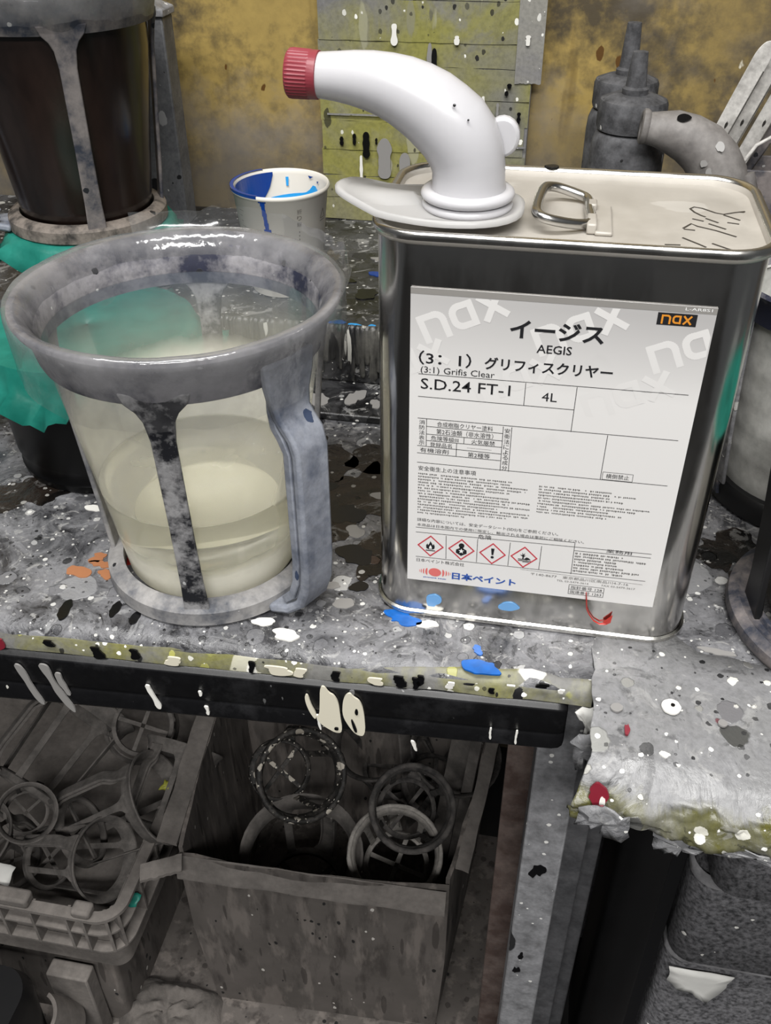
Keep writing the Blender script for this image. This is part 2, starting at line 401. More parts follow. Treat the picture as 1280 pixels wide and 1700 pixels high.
m_white = G('milky_white_plastic'); m_white = m_white.out(m_white.bsdf('#bfbec1', .28, 0, None, Subsurface_Weight=.35, Subsurface_Radius=(.01, .01, .01), Subsurface_Scale=.6))
def mk_milky(name, alpha, col):
    g = G(name)
    return g.out(g.mixs(alpha, g.shader('ShaderNodeBsdfTransparent'), g.mixs(.5, g.bsdf(col, .22), g.shader('ShaderNodeBsdfTranslucent', Color=col))))
m_tongue = mk_milky('translucent_white_plastic', .78, '#dedddc')
m_red = plain('faded_red_plastic', '#8a3640', .4, vary=.15)
m_label = None
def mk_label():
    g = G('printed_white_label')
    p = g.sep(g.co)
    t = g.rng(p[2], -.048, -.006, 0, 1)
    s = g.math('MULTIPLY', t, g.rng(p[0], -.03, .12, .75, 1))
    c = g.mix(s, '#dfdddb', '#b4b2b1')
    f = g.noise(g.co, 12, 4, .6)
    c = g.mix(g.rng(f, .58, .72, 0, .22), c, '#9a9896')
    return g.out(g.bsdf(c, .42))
m_label = mk_label()
def ink(name, col, rough=.5):
    g = G(name); return g.out(g.bsdf(col, rough))
i_black = ink('black_ink', '#1d1d20'); i_grey = ink('grey_ink', '#8d8a86'); i_pale = ink('pale_watermark_ink', '#dcdad8')
i_red = ink('red_ink', '#c23a46'); i_pink = ink('logo_red_ink', '#d9706c'); i_blue = ink('blue_ink', '#2f55a5'); i_orange = ink('orange_ink', '#d98c2c'); i_white = ink('white_ink', '#eeeeec')
i_fine = ink('fine_print_ink', '#6a6866')
p_white = ink('white_paint', '#e8e6e0', .3); p_cream = ink('cream_paint', '#ddd7c4', .3); p_black = ink('black_paint', '#0b0b0d', .25)
p_blue = plain('wet_blue_paint', '#1666bd', .3, vary=.35, scale=160); p_lblue = ink('sky_blue_paint', '#2f9be0', .25); p_dblue = ink('deep_blue_paint', '#123a86', .25); p_redp = ink('red_paint', '#b3342c', .3); p_grey = ink('grey_paint', '#8c8a88', .35)
p_orange = ink('rust_orange_paint', '#a5704e', .4); p_yel = ink('yellow_green_tape', '#8f8f35', .6); p_crimson = ink('crimson_paint', '#7d2230', .35)
def mk_film(name, alpha, col, gl=.12, spec=.22):
    g = G(name)
    f = g.noise(g.co, 26, 5, .62)
    d = g.mixs(.5, g.bsdf(col, .35), g.shader('ShaderNodeBsdfTranslucent', Color=col))
    a = g.rng(f, .3, .7, alpha * .55, alpha * 1.45)
    body = g.mixs(a, g.shader('ShaderNodeBsdfTransparent'), d)
    fr = g.n('ShaderNodeLayerWeight'); fr.inputs[0].default_value = .35
    nb = g.bump(g.noise(g.co, 60, 2, .5), .12, .002)
    gls = g.n('ShaderNodeBsdfGlossy'); gls.inputs['Roughness'].default_value = gl; gls.inputs['Color'].default_value = (1, 1, 1, 1); g.set(gls.inputs['Normal'], nb)
    k = g.math('MULTIPLY_ADD', fr.outputs['Fresnel'], spec, .03)
    return g.out(g.mixs(k, body, gls.outputs[0]))
m_film = mk_film('clear_film', .10, '#c8ccd2')
def mk_rimfilm():
    g = G('dusty_clear_film'); z = g.sep(g.co)[2]; f = g.noise(g.co, 26, 5, .62); f2 = g.noise(g.co, 90, 4, .6)
    top = g.rng(z, .155, .172, 0, 1)
    a = g.math('MULTIPLY_ADD', top, g.rng(f, .32, .68, .22, .62), g.rng(f2, .35, .7, .03, .13))
    d = g.mixs(.5, g.bsdf('#b2b1b3', .35), g.shader('ShaderNodeBsdfTranslucent', Color='#c2c4c8'))
    body = g.mixs(a, g.shader('ShaderNodeBsdfTransparent'), d)
    fr = g.n('ShaderNodeLayerWeight'); fr.inputs[0].default_value = .3
    nb = g.bump(g.math('ADD', g.noise(g.map(g.co, scale=(1, 1, .5)), 55, 3, .55), g.math('MULTIPLY', f2, .2)), .45, .004)
    gl = g.n('ShaderNodeBsdfGlossy'); gl.inputs['Roughness'].default_value = .1; g.set(gl.inputs['Normal'], nb)
    return g.out(g.mixs(g.math('MULTIPLY_ADD', fr.outputs['Fresnel'], .30, .075), body, gl.outputs[0]))
m_film_rim = mk_rimfilm()
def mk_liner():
    g = G('varnish_coat_haze_film')
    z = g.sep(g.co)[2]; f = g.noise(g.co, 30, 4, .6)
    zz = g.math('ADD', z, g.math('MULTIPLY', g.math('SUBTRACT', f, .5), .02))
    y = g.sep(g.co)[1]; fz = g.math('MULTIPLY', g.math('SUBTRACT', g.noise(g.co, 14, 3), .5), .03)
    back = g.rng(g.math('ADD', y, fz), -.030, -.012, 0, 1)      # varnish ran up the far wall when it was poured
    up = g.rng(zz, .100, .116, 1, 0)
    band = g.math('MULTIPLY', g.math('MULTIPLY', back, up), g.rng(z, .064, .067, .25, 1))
    low = g.rng(g.math('ADD', z, fz), .030, .037, 1, 0)  # cream foot: the liquid's internal reflection put into the film's colour
    coat_refl = g.math('MAXIMUM', band, low)
    c = g.mix(coat_refl, g.mix(g.rng(z, .11, .15), '#ecead9', '#7d8694'), '#fdfaec')  # clear film tinted cream lower down, a painted haze that brightens it
    a = g.math('MULTIPLY_ADD', coat_refl, .72, g.rng(z, .080, .150, .27, .42))
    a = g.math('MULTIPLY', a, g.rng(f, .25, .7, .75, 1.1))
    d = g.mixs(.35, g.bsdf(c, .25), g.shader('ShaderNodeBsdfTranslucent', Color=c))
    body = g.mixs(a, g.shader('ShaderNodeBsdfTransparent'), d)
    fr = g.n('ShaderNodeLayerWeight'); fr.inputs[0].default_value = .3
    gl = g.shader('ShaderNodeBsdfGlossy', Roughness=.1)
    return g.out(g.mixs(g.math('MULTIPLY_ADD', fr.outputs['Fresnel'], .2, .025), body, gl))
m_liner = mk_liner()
def mk_liquid():
    g = G('pale_clear_varnish')
    gl = g.bsdf('#fdfcf2', .03, 0, None, Transmission_Weight=1.0, IOR=1.36)
    d = g.mixs(.45, g.bsdf('#faf8ec', .12), g.shader('ShaderNodeBsdfTranslucent', Color='#faf8ea'))
    return g.out(g.mixs(.24, gl, d))
m_liquid = mk_liquid()
m_liner_base = plain('white_liner_base', '#efecdf', .4, vary=.03)
def mk_darkliner():
    g = G('dark_brown_paint_in_liner')
    f = g.noise(g.map(g.co, scale=(1, 1, .4)), 22, 5, .6)
    c = g.mix(g.rng(f, .35, .7), '#0f0b0a', '#2a1f1b')
    return g.out(g.bsdf(c, .22, 0, None))
m_darkliner = mk_darkliner()
def mk_teal():
    g = G('teal_masking_film'); f = g.noise(g.co, 30, 4, .6)
    c = g.mix(g.rng(f, .3, .7), '#187567', '#349c8c')
    d = g.mixs(.3, g.bsdf(c, .4, 0, g.bump(f, .3, .003)), g.shader('ShaderNodeBsdfTranslucent', Color=c))
    return g.out(g.mixs(.9, g.shader('ShaderNodeBsdfTransparent'), d))
m_teal = mk_teal()
m_cup = plain('white_paper_cup', '#dcd8cf', .5, vary=.04)
m_bottle = dusty('sprayed_dark_grey_bottle', '#2b2b2d', '#67676a', .36, .66, 60, .8, [(70, .5, .44, [(0, '#a8a8a9'), (.5, '#1c1c1e'), (.75, '#7b7b7d')], (1, 1, .45)), (120, .76, .38, [(0, '#c4c4c0'), (.6, '#151517')], W3)], bump=.8)
m_spout_grey = dusty('dusty_grey_spout', '#5f5b59', '#8a8683', .34, .62, 40, .6, [(70, .86, .42, [(0, '#a5a5a7'), (.8, '#1b1b1d')], W3)], bump=.3)
m_steel = dusty('paint_smeared_steel', '#9b9894', '#dddad5', .3, .6, 60, .3, [(160, .86, .40, [(0, '#2e2c2a'), (.6, '#e3e0da')], (1, 1, .4))])
m_jug_beige = dusty('grimy_beige_cup', '#8f8c84', '#b9b6ae', .3, .6, 25, .4, [(90, .86, .4, [(0, '#6f6f72')], W3)])
m_jug_pale = dusty('pale_grey_cup', '#b3b3ae', '#cfcec9', .3, .6, 25, .35)
m_rag = dusty('grey_dusty_rag', '#4b4744', '#77716c', .3, .6, 30, .95, bump=.8, dist=.002)
m_rug = dusty('grimy_loop_rug', '#3a3733', '#77716a', .3, .6, 200, .95, bump=1, dist=.003)

# ================================================================== setting
def struct(o): o['kind'] = 'structure'; return o
struct(MB().box(-1.6, 1.4, .45, .49, -.7, 1.75).build('wall_back', m_wall, smooth=0))
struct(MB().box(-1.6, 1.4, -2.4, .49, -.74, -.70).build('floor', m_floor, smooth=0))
struct(MB().box(-1.6, 1.4, -2.4, .49, 1.75, 1.79).build('ceiling', plain('grey_ceiling', '#8c8b88', .8), smooth=0))

# ================================================================== workbench
rnd = random.Random(4)
bench = thing('workbench', 'paint-caked grey workbench with a black front rail', 'workbench', (0, 0, -.70))
def P(z): return (0, 0, z + .70)
def on_bench(mb, name, mat, **k): return mb.build(name, mat, bench, loc=(0, 0, .70), **k)
# top with a softly rolled, slightly uneven front edge
def front_y(x): return -.0895 + (x - .04) * .038
def bench_top():
    mb = MB(); loops = []
    xs = [-.95 + i * (1.40 / 120) for i in range(121)]
    for x in xs:
        yf = front_y(x) + .0016 * mnoise.noise(Vector((x * 30, 2, 0))); n = lambda q: .0012 * mnoise.noise(Vector((x * 22, q, 5)))
        loops.append([(x, .449, -.0128 + (x + .08) * .010), (x, .449, 0), (x, .1, 0), (x, yf + .016, 0), (x, yf + .0095, -.0009 + n(1) * .4), (x, yf + .0045, -.0026 + n(2) * .4),
                      (x, yf + .001, -.0060), (x, yf + .001, -.0118 + (x + .08) * .010 + n(3) * .5), (x, yf + .005, -.0128 + (x + .08) * .010)])
    mb.loft(loops)
    return on_bench(mb, 'bench_top', m_bench, smooth=60)
bench_top()
def tape_band(x0, x1, zt, zb, mat, off, name):
    mb = MB(); loops = []; n = 60
    for i in range(n + 1):
        x = x0 + (x1 - x0) * i / n; y = front_y(x) - off - .0011 * mnoise.noise(Vector((x * 60, 9, off * 900)))
        zs_ = (x + .08) * .034; zb2 = zb + (x + .08) * .010 + .0012 * mnoise.noise(Vector((x * 40, 3, 1))); zt2 = zt - .0050 * max(0, min(1, (-.02 - x) / .08)) + .0018 * mnoise.noise(Vector((x * 70, 7, 1)))
        yt = max(0, (zt2 + .0085)) * .9; loops.append([(x, y + yt, zt2), (x, y + yt * .25 - .0006, zt2 * .45 + zb2 * .55), (x, y - .0004, zb2), (x, y + .0016, zb2), (x, y + yt + .0022, zt2)])
    mb.loft(loops)
    return on_bench(mb, name, mat, smooth=60)
tape_band(-.95, .0385, -.0010, -.0137, m_tape_edge, .0016, 'masking_tape')
# black rail below the edge, rounded at its right end
def rail():
    mb = MB(); loops = []; x0, x1 = -.95, .027
    sec = [(-.0018, -.0132), (-.0052, -.0158), (-.0058, -.0340), (-.0044, -.0368), (-.0056, -.0395), (-.0058, -.0490), (-.0030, -.0530), (.012, -.0530), (.012, -.0132)]
    for x, k in ((x0, 1), (x1 - .006, 1), (x1 - .0025, .97), (x1 - .0006, .9), (x1, .8)):
        zt = -.0140 + (x + .08) * .010; zb = -.0515 + (x + .085) * .030; zc = (zt + zb) / 2
        loops.append([(x, front_y(x) + (q[0] if k == 1 else q[0] * k + .002 * (1 - k) * 5), zc + (zt + (q[1] + .0132) / .0398 * (zt - zb) - zc) * k) for q in sec])
    mb.loft(loops)
    return on_bench(mb, 'rail', m_black_metal, smooth=30, bevel=.0012)
rail()
# legs
on_bench(MB().box(.0150, .0410, -.066, -.030, -.70, -.020), 'leg', m_leg_grey, bevel=.0015, label='dusty pale grey front leg')
on_bench(MB().box(-.0020, .0165, -.028, .006, -.70, -.020), 'leg', m_leg_brown, bevel=.001, label='brown timber leg behind the grey one')
on_bench(MB().box(.0465, .0665, .012, .04, -.70, -.020), 'leg', m_leg_back, bevel=.0015, label='darker rear leg')
on_bench(MB().box(.0690, .0830, .045, .07, -.70, -.020), 'leg', m_leg_back, bevel=.0015, label='rearmost narrow leg')
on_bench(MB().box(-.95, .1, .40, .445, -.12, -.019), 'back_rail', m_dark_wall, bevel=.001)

for x, z, rx, rz, sd in ((.0262, -.205, .0042, .0085, 1), (.024, -.315, .002, .004, 2), (.0225, -.335, .0022, .005, 3)):
    MB().prism(blob(0, 0, rx, rz, random.Random(sd), 16, .7), 0, .0005, X=Matrix.Translation((x, -.0659, z)) @ Euler((R(90), 0, 0)).to_matrix().to_4x4()).build('paint_splash', p_black, bench, loc=(0, 0, .70))
# paint marks that stand on the bench as thin raised films
def flat_mark(poly, origin, u, v, h, name, mat, parent, invert=False, loc=None):
    u = Vector(u).normalized(); v = Vector(v).normalized(); w = u.cross(v)
    mb = MB(); O = Vector(origin)
    mb.loft([[O + u * x + v * y - w * .0004 for x, y in poly], [O + u * x + v * y + w * h for x, y in poly]])
    return mb.build(name, mat, parent, loc=loc, smooth=50)
def bench_splash(x, y, rx, ry, mat, seed, name='paint_splash', jag=.5, h=.0006, n=16, label=None):
    o = flat_mark(blob(0, 0, rx, ry, random.Random(seed), n, jag), (x, y, 0), (1, 0, 0), (0, 1, 0), h, name, mat, bench, loc=(0, 0, .70))
    if label: o['label'] = label
for i, (x, y, rx, ry, m, j) in enumerate((
        (-.069, -.0555, .0085, .0065, p_blue, .6), (-.0205, -.0865, .0085, .006, p_blue, .6), (-.024, -.074, .0035, .003, p_blue, .6), (-.054, -.0585, .006, .003, p_white, .4),
        (-.246, -.031, .006, .0035, p_redp, .6), (-.256, -.041, .007, .0045, p_orange, .7), (-.262, -.036, .005, .004, p_orange, .6), (-.268, -.05, .0075, .0055, p_orange, .5),
        (-.250, -.05, .005, .004, p_orange, .5), (-.241, -.0365, .0045, .003, p_redp, .5), (-.295, .038, .007, .0035, p_white, .3), (-.286, .012, .006, .0035, p_white, .3), (-.262, .018, .004, .003, p_white, .3),
        (-.13, -.081, .008, .004, p_white, .4), (-.145, -.073, .007, .003, p_white, .35), (-.115, -.036, .005, .0035, p_grey, .3), (-.0985, -.034, .006, .004, p_black, .3), (-.104, -.05, .006, .0045, p_grey, .3),
        (-.106, -.005, .012, .009, p_black, .5), (-.122, .035, .009, .012, p_black, .6), (-.10, .058, .008, .005, p_grey, .5), (-.112, .018, .006, .006, p_grey, .6), (-.087, .03, .006, .012, p_black, .5),
        (.0845, -.066, .004, .0028, p_white, .4), (.069, -.066, .003, .002, p_white, .3), (.104, -.052, .008, .003, p_grey, .7), (.112, -.066, .004, .0035, p_grey, .4), (-.16, .06, .02, .012, p_black, .5),
        (-.232, -.078, .003, .006, p_black, .3), (-.26, -.084, .004, .007, p_black, .4), (-.218, -.083, .003, .005, p_black, .3))):
    bench_splash(x, y, rx, ry, m, 40 + i, jag=j)
m_crust = paintmess('black_brown_paint_crust', '#0d0c0b', '#2c241f', [(60, .55, .44, [(0, '#3d302a'), (.4, '#0a0a0b'), (.8, '#77726c')], W3), (170, .7, .42, [(0, '#9a9894'), (.5, '#0c0c0d')], W3)], rough=.22, bump=1, dist=.003, smear=.35)
for i, (x, y, rx, ry) in enumerate(((-.118, .055, .030, .050), (-.100, .110, .030, .030), (-.095, -.002, .014, .020), (.118, .040, .016, .022), (.128, .012, .008, .010), (-.165, .10, .03, .03), (-.34, .02, .025, .02))):
    flat_mark(blob(0, 0, rx, ry, random.Random(200 + i), 26, .6), (x, y, 0), (1, 0, 0), (0, 1, 0), .0005, 'paint_crust', m_crust, bench, loc=(0, 0, .70))
# runs on the tape and the rail
def run(x, zt, zb, w, mat, off, seed, name='paint_run', slant=0.0):
    rr = random.Random(seed); n = 7; left = []; right = []
    for k in range(n + 1):
        t = k / n; q = w * (.7 + .5 * rr.random()) * (1 if k < n else .5)
        cx = slant * t + w * .3 * math.sin(t * 5 + seed)
        left.append((cx - q, zt + (zb - zt) * t)); right.append((cx + q, zt + (zb - zt) * t))
    o2 = [(p.x, p.y) for p in smooth_loop([(a, b, 0) for a, b in left + right[::-1]], 2)]
    flat_mark(o2, (x, front_y(x) - off, (x + .08) * .020 + .0068), (1, .038, 0), (0, 0, 1), .0006, name, mat, bench, loc=(0, 0, .70))
for x, zt, zb, w, m, s, sl in ((-.284, -.026, -.058, .0022, p_grey, 1, .010), (-.268, -.024, -.062, .0024, p_grey, 2, .012), (-.2595, -.03, -.048, .002, p_grey, 3, .003),
                               (-.206, -.033, -.052, .0017, p_white, 4, .004), (-.1755, -.034, -.038, .0008, p_white, 5, 0), (-.1735, -.046, -.053, .001, p_white, 6, .001), (-.109, -.044, -.056, .0008, p_white, 7, .002),
                               (-.0555, -.058, -.066, .001, p_white, 13, .003), (.0015, -.041, -.052, .0006, p_white, 8, 0), (-.0125, -.041, -.05, .0006, p_white, 9, 0)):
    run(x, zt, zb, w, m, .0063, s, slant=sl)
def splay(cx, cz):
    """cream hand-like splash on the rail: a thin finger and two broad lobes"""
    for k, (pts, m) in enumerate((([(-15.5, 10), (-13.8, 11), (-12.5, 3), (-10.2, -3), (-10.8, -8), (-13.3, -3), (-15.2, 4)], p_cream),
                             ([(-7.6, 17), (-5.6, 18.4), (-3.4, 13.6), (-.9, 12.4), (1.2, 7), (1.6, -2), (2.6, -15), (-.8, -16), (-4.2, -13.8), (-8.5, -10.4), (-11, -4), (-8.8, -4.2), (-8.1, 6)], p_cream),
                             ([(4.2, 12.5), (6.8, 15.6), (8.5, 12.5), (11.8, 10.2), (13.6, 2.4), (14.1, -16), (9.4, -16), (6, -10.4), (2.8, -2.4), (3.1, 7)], p_cream),
                             ([(9.4, 4.4), (10.6, 4), (10.8, .6), (9.8, -.4), (9, 1.4)], p_black), ([(6.8, -3.6), (8, -4), (10.4, -13), (8.6, -13.8)], p_black), ([(-1.6, -11.4), (.6, -11), (.6, -13.4), (-1.4, -13.4)], p_black))):
        o2 = [(p.x, p.y) for p in smooth_loop([(x / 880, y / 920, 0) for x, y in pts], 2)]
        flat_mark(o2, (cx, front_y(cx) - .0064 - (.0006 if m is p_black else 0), cz), (1, .038, 0), (0, 0, 1), .0006, 'paint_splash', m, bench, loc=(0, 0, .70))
splay(-.0975, -.0335)
for x, zt, zb, w, m, s in ((-.262, .0, -.012, .0028, p_black, 41), (-.234, -.002, -.018, .0032, p_black, 42), (-.212, -.001, -.016, .0025, p_black, 43), (-.145, -.002, -.018, .0018, p_black, 44), (-.118, -.004, -.018, .0035, p_cream, 45),
                           (-.098, -.004, -.02, .0022, p_black, 46), (-.076, -.006, -.02, .004, p_cream, 47), (-.063, -.003, -.02, .003, p_black, 48), (-.0545, -.003, -.019, .002, p_black, 49), (-.052, -.001, -.016, .0018, p_black, 50),
                           (-.036, -.004, -.016, .002, p_white, 51), (-.026, -.004, -.012, .0022, p_black, 52), (-.014, -.006, -.017, .0014, p_black, 53), (.012, -.002, -.006, .003, p_black, 54), (-.13, -.004, -.018, .006, p_cream, 55),
                           (-.294, -.002, -.019, .0035, p_crimson, 56), (-.19, -.004, -.018, .004, p_cream, 57), (.022, -.002, -.012, .0015, p_white, 58), (-.004, -.002, -.01, .0018, p_white, 59)):
    run(x, zt - .0085, max(zb, -.0185) - .0012, w, m, .0026, s)

# side table wrapped in paint-soaked paper, standing proud on the right
side = thing('side_table', 'grey side table wrapped in torn paint-soaked paper at the right', 'table', (.3, -.05, -.70))
def side_top():
    mb = MB(); nx, ny = 150, 26; vs = []; fs = []
    prof = [(-.070, 0), (-.078, 0), (-.085, 0), (-.095, -.0003), (-.108, -.001), (-.118, -.0025), (-.128, -.0052), (-.136, -.0090), (-.142, -.0130), (-.1465, -.0175), (-.149, -.0220), (-.150, -.0265), (-.148, -.0295), (-.142, -.031)]
    fine = []
    for k in range(len(prof) - 1):
        m_ = 4 if k >= 5 else 2
        for q in range(m_): fine.append(tuple(prof[k][c] + (prof[k + 1][c] - prof[k][c]) * q / m_ for c in (0, 1)))
    prof = fine + [prof[-1]]
    for j, (y, z) in enumerate(prof):
        for i in range(nx + 1):
            t = i / nx; x = .0375 + .46 * t ** 1.4
            a = max(0, min(1, (-.075 - y) / .05)); y = y + (.006 * mnoise.noise(Vector((x * 40, 3, 3))) if j == 0 else 0); e = math.exp(-t * 18)
            n1 = mnoise.fractal(Vector((x * 26, y * 20, z * 60)), 1, 2, 4); n2 = .5 - 1.6 * abs(mnoise.noise(Vector((x * 62 + 4, y * 55, z * 80)))) - .9 * abs(mnoise.noise(Vector((x * 130, y * 120, z * 170))))
            dx = (.0035 * n2 - .006 * max(0, -(z + .004)) / .02) * e; yy = y - .06 * t * .35 * a
            vs.append((x + dx - .3, yy + .05 + (.0034 * n1 + .0034 * n2 * min(1, -z / .006)) * a, z + .0018 * n1 * a + .0012 * n2 * a + .7 + .0006))
    m = nx + 1
    for j in range(len(prof) - 1):
        for i in range(nx): fs.append((j * m + i, (j + 1) * m + i, (j + 1) * m + i + 1, j * m + i + 1))
    kk = []
    mb.add(vs, fs)
    for f in fs: kk.append(1 if vs[f[0]][2] < .6895 + .004 * mnoise.noise(Vector((vs[f[0]][0] * 60, 1, 1))) else 0)
    return mb.build('paper_covering', m_papertape_y, side, smooth=60, solid=.0016)
side_top()
MB().box(.046 - .3, .2, -.112 + .05, .30, .668, .690).build('board', m_leg_brown, side, bevel=.003)
for x, y in ((-.18, .25), (.15, .25), (.15, .0)):
    MB().box(x - .018, x + .018, y - .018, y + .018, 0, .675).build('leg', m_leg_back, side, bevel=.002)
def torn(pts, name, mat, parent, seed, origin, u, v, h=.0007, curl=.006):
    """ragged scrap, fan of triangles with a curled edge"""
    rr = random.Random(seed); O = Vector(origin); u = Vector(u).normalized(); v = Vector(v).normalized(); w = u.cross(v)
    cx = sum(p[0] for p in pts) / len(pts); cy = sum(p[1] for p in pts) / len(pts)
    fine = []
    for i, p in enumerate(pts):
        q = pts[(i + 1) % len(pts)]
        for t in (0, .33, .66):
            fine.append((p[0] + (q[0] - p[0]) * t + rr.uniform(-.0009, .0009), p[1] + (q[1] - p[1]) * t + rr.uniform(-.0009, .0009)))
    mid = [(cx + (x - cx) * .55, cy + (y - cy) * .55) for x, y in fine]
    vs = [O + u * x + v * y + w * rr.uniform(-curl, curl) * .4 for x, y in fine] + [O + u * x + v * y + w * rr.uniform(-.4, .4) * curl * .5 for x, y in mid] + [O + u * cx + v * cy]
    n = len(fine); fs = [(i, (i + 1) % n, n + (i + 1) % n, n + i) for i in range(n)] + [(n + i, n + (i + 1) % n, 2 * n) for i in range(n)]
    return MB().add(vs, fs).build(name, mat, parent, smooth=40, solid=h)
# scraps hanging from the torn corner (side-table local frame)
torn([(0, 0), (.010, .002), (.011, -.018), (.006, -.022), (.007, -.012), (.002, -.006)], 'torn_flap', m_paper, side, 3, (.031 - .3, -.094 + .05, .686), (1, 0, 0), (0, 0, 1)).location = (0, 0, 0)
torn([(0, 0), (.012, .006), (.014, -.02), (.004, -.022)], 'torn_flap', m_papertape, side, 4, (.029 - .3, -.112 + .05, .684), (1, 0, .1), (0, 0, 1))
torn([(-.006, 0), (.006, .005), (.018, .002), (.02, -.012), (.008, -.016), (.006, -.01), (-.006, -.011)], 'torn_flap', m_papertape, side, 5, (.039 - .3, -.157 + .05, .686), (1, -.15, 0), (0, 0, 1))
torn([(0, 0), (.035, -.002), (.036, -.008), (.016, -.012), (.013, -.018), (.006, -.017), (.002, -.012)], 'torn_flap', m_papertape, side, 6, (.070 - .3, -.150 + .05, .672), (1, -.1, 0), (0, 0, 1))
torn([(0, 0), (.03, .001), (.06, -.003), (.06, -.01), (.03, -.008), (0, -.006)], 'torn_flap', m_papertape, side, 8, (.088 - .3, -.152 + .05, .672), (1, -.1, 0), (0, 0, 1))
for (x, y, rx, ry, m, s) in ((.0765, -.0985, .0048, .0052, p_white, 71), (.0495, -.104, .003, .003, p_grey, 72), (.101, -.105, .0022, .0025, p_grey, 73), (.0735, -.1245, .0035, .003, p_white, 74), (.079, -.128, .0013, .004, p_white, 75)):
    flat_mark(blob(0, 0, rx, ry, random.Random(s), 16, .12 if s != 74 else .6), (x - .3, y + .05, .7022 - max(0, (-.11 - y)) * .32), (1, 0, 0), (0, 1, 0), .0006, 'paint_splash', m, side)
flat_mark(blob(0, 0, .0011, .001, random.Random(5), 12, .1), (.0773 - .3, -.0978 + .05, .7028), (1, 0, 0), (0, 1, 0), .0006, 'paint_splash', p_black, side)
flat_mark(blob(0, 0, .0055, .0055, random.Random(6), 14, .5), (.0425 - .3, -.1485 + .05, .6895), (1, -.1, 0), (0, .25, 1), .001, 'paint_splash', p_crimson, side)
flat_mark(blob(0, 0, .0014, .004, random.Random(7), 10, .3), (.0445 - .3, -.1500 + .05, .6860), (1, -.1, 0), (0, .25, 1), .001, 'paint_splash', p_white, side)
flat_mark(blob(0, 0, .0011, .0045, random.Random(8), 12, .5), (.0545 - .3, -.117 + .05, .7012), (1, 0, 0), (0, 1, 0), .0008, 'paint_splash', p_crimson, side)

# ================================================================== riser at the back of the bench
riser = thing('riser_block', 'black paint-crusted riser block along the back of the bench', 'riser', (0, 0, 0))
MB().box(-.95, .42, .1985, .4490, .0064, .0534).build('block', [m_bench_dark], riser, bevel=.002)
def drips():
    """curtain of hardened drips on the riser's front"""
    rr = random.Random(11); mb = MB(); x = -.30
    while x < .2:
        w = rr.uniform(.0016, .0042); zb = rr.uniform(.008, .03); y = .1982
        mb.tube([(x, y + .003, .0545), (x, y - .0006, .0525), (x + rr.uniform(-.001, .001), y - .0006, (.05 + zb) / 2), (x + rr.uniform(-.001, .001), y - .0008, zb + .003), (x, y, zb)], [w * .8, w, w * rr.uniform(.6, 1), w * rr.uniform(.7, 1.1), w * .4], 8, flat=.35)
        x += w * rr.uniform(1.1, 1.9)
    return mb.build('hardened_drips', m_drip, riser, smooth=60, kind='stuff')
drips()
MB().box(-.95, .085, .1492, .4490, .0002, .0063).build('base_board', [m_bench_dark], riser, bevel=.0015)
for i, (x, y, rx, ry, m) in enumerate(((-.148, .305, .011, .006, p_dblue), (-.165, .205, .006, .004, p_blue), (-.150, .2025, .005, .003, p_lblue), (-.138, .203, .004, .003, p_lblue), (-.175, .235, .008, .005, p_grey),
                                       (-.155, .262, .012, .009, p_black), (-.13, .25, .01, .007, p_grey), (-.18, .285, .01, .006, p_black), (-.15, .338, .014, .006, p_grey))):
    flat_mark(blob(0, 0, rx, ry, random.Random(90 + i), 16, .55), (x, y, .0534), (1, 0, 0), (0, 1, 0), .0007, 'paint_splash', m, riser)
for i, (x, y, rx, ry, m) in enumerate(((-.172, .167, .008, .009, p_grey), (-.145, .176, .006, .011, p_grey), (-.128, .168, .004, .006, p_grey), (-.186, .18, .005, .005, p_white))):
    flat_mark(blob(0, 0, rx, ry, random.Random(120 + i), 16, .6), (x, y, .0063), (1, 0, 0), (0, 1, 0), .0006, 'paint_splash', m, riser)

# ================================================================== tape-covered board on the wall
board = thing('taped_board', 'upright board covered in yellow masking tape strips and paint drips', 'board', (-.13, .435, .0534))
MB().box(-.098, .0885, 0, .0125, .0006, .34).build('backing', m_tape_grey, board, bevel=.0008)
def strip(x0, x1, z0, z1, mat, yy, seed, name='tape_strip'):
    rr = random.Random(seed); mb = MB(); n = 14; loops = []
    for i in range(n + 1):
        x = x0 + (x1 - x0) * i / n; a = rr.uniform(-.0005, .0005)
        y = yy - .0006 * mnoise.noise(Vector((x * 50, seed, 0))); d = .0007
        loops.append([(x, y, z0 + a), (x, y, z1 + a), (x, y + d, z1 + a), (x, y + d, z0 + a)])
    mb.loft(loops); mb.build(name, mat, board, smooth=0)
zs = [.0006, .022, .0425, .066, .0915, .113, .1385, .158, .19, .24, .34]
for i in range(10):
    strip(-.0995 + (.001 if i % 2 else 0), .0895 - (.0015 if i % 3 else .004), zs[i], zs[i + 1] - .0004, m_tape, -.0009 - .0007 * (i % 2), i)
strip(.074, .0965, .128, .34, m_tape_grey, -.0030, 32); strip(-.093, .07, .096, .0975, m_tape_grey, -.0032, 34); strip(.02, .088, .074, .0755, m_tape_grey, -.0034, 35)
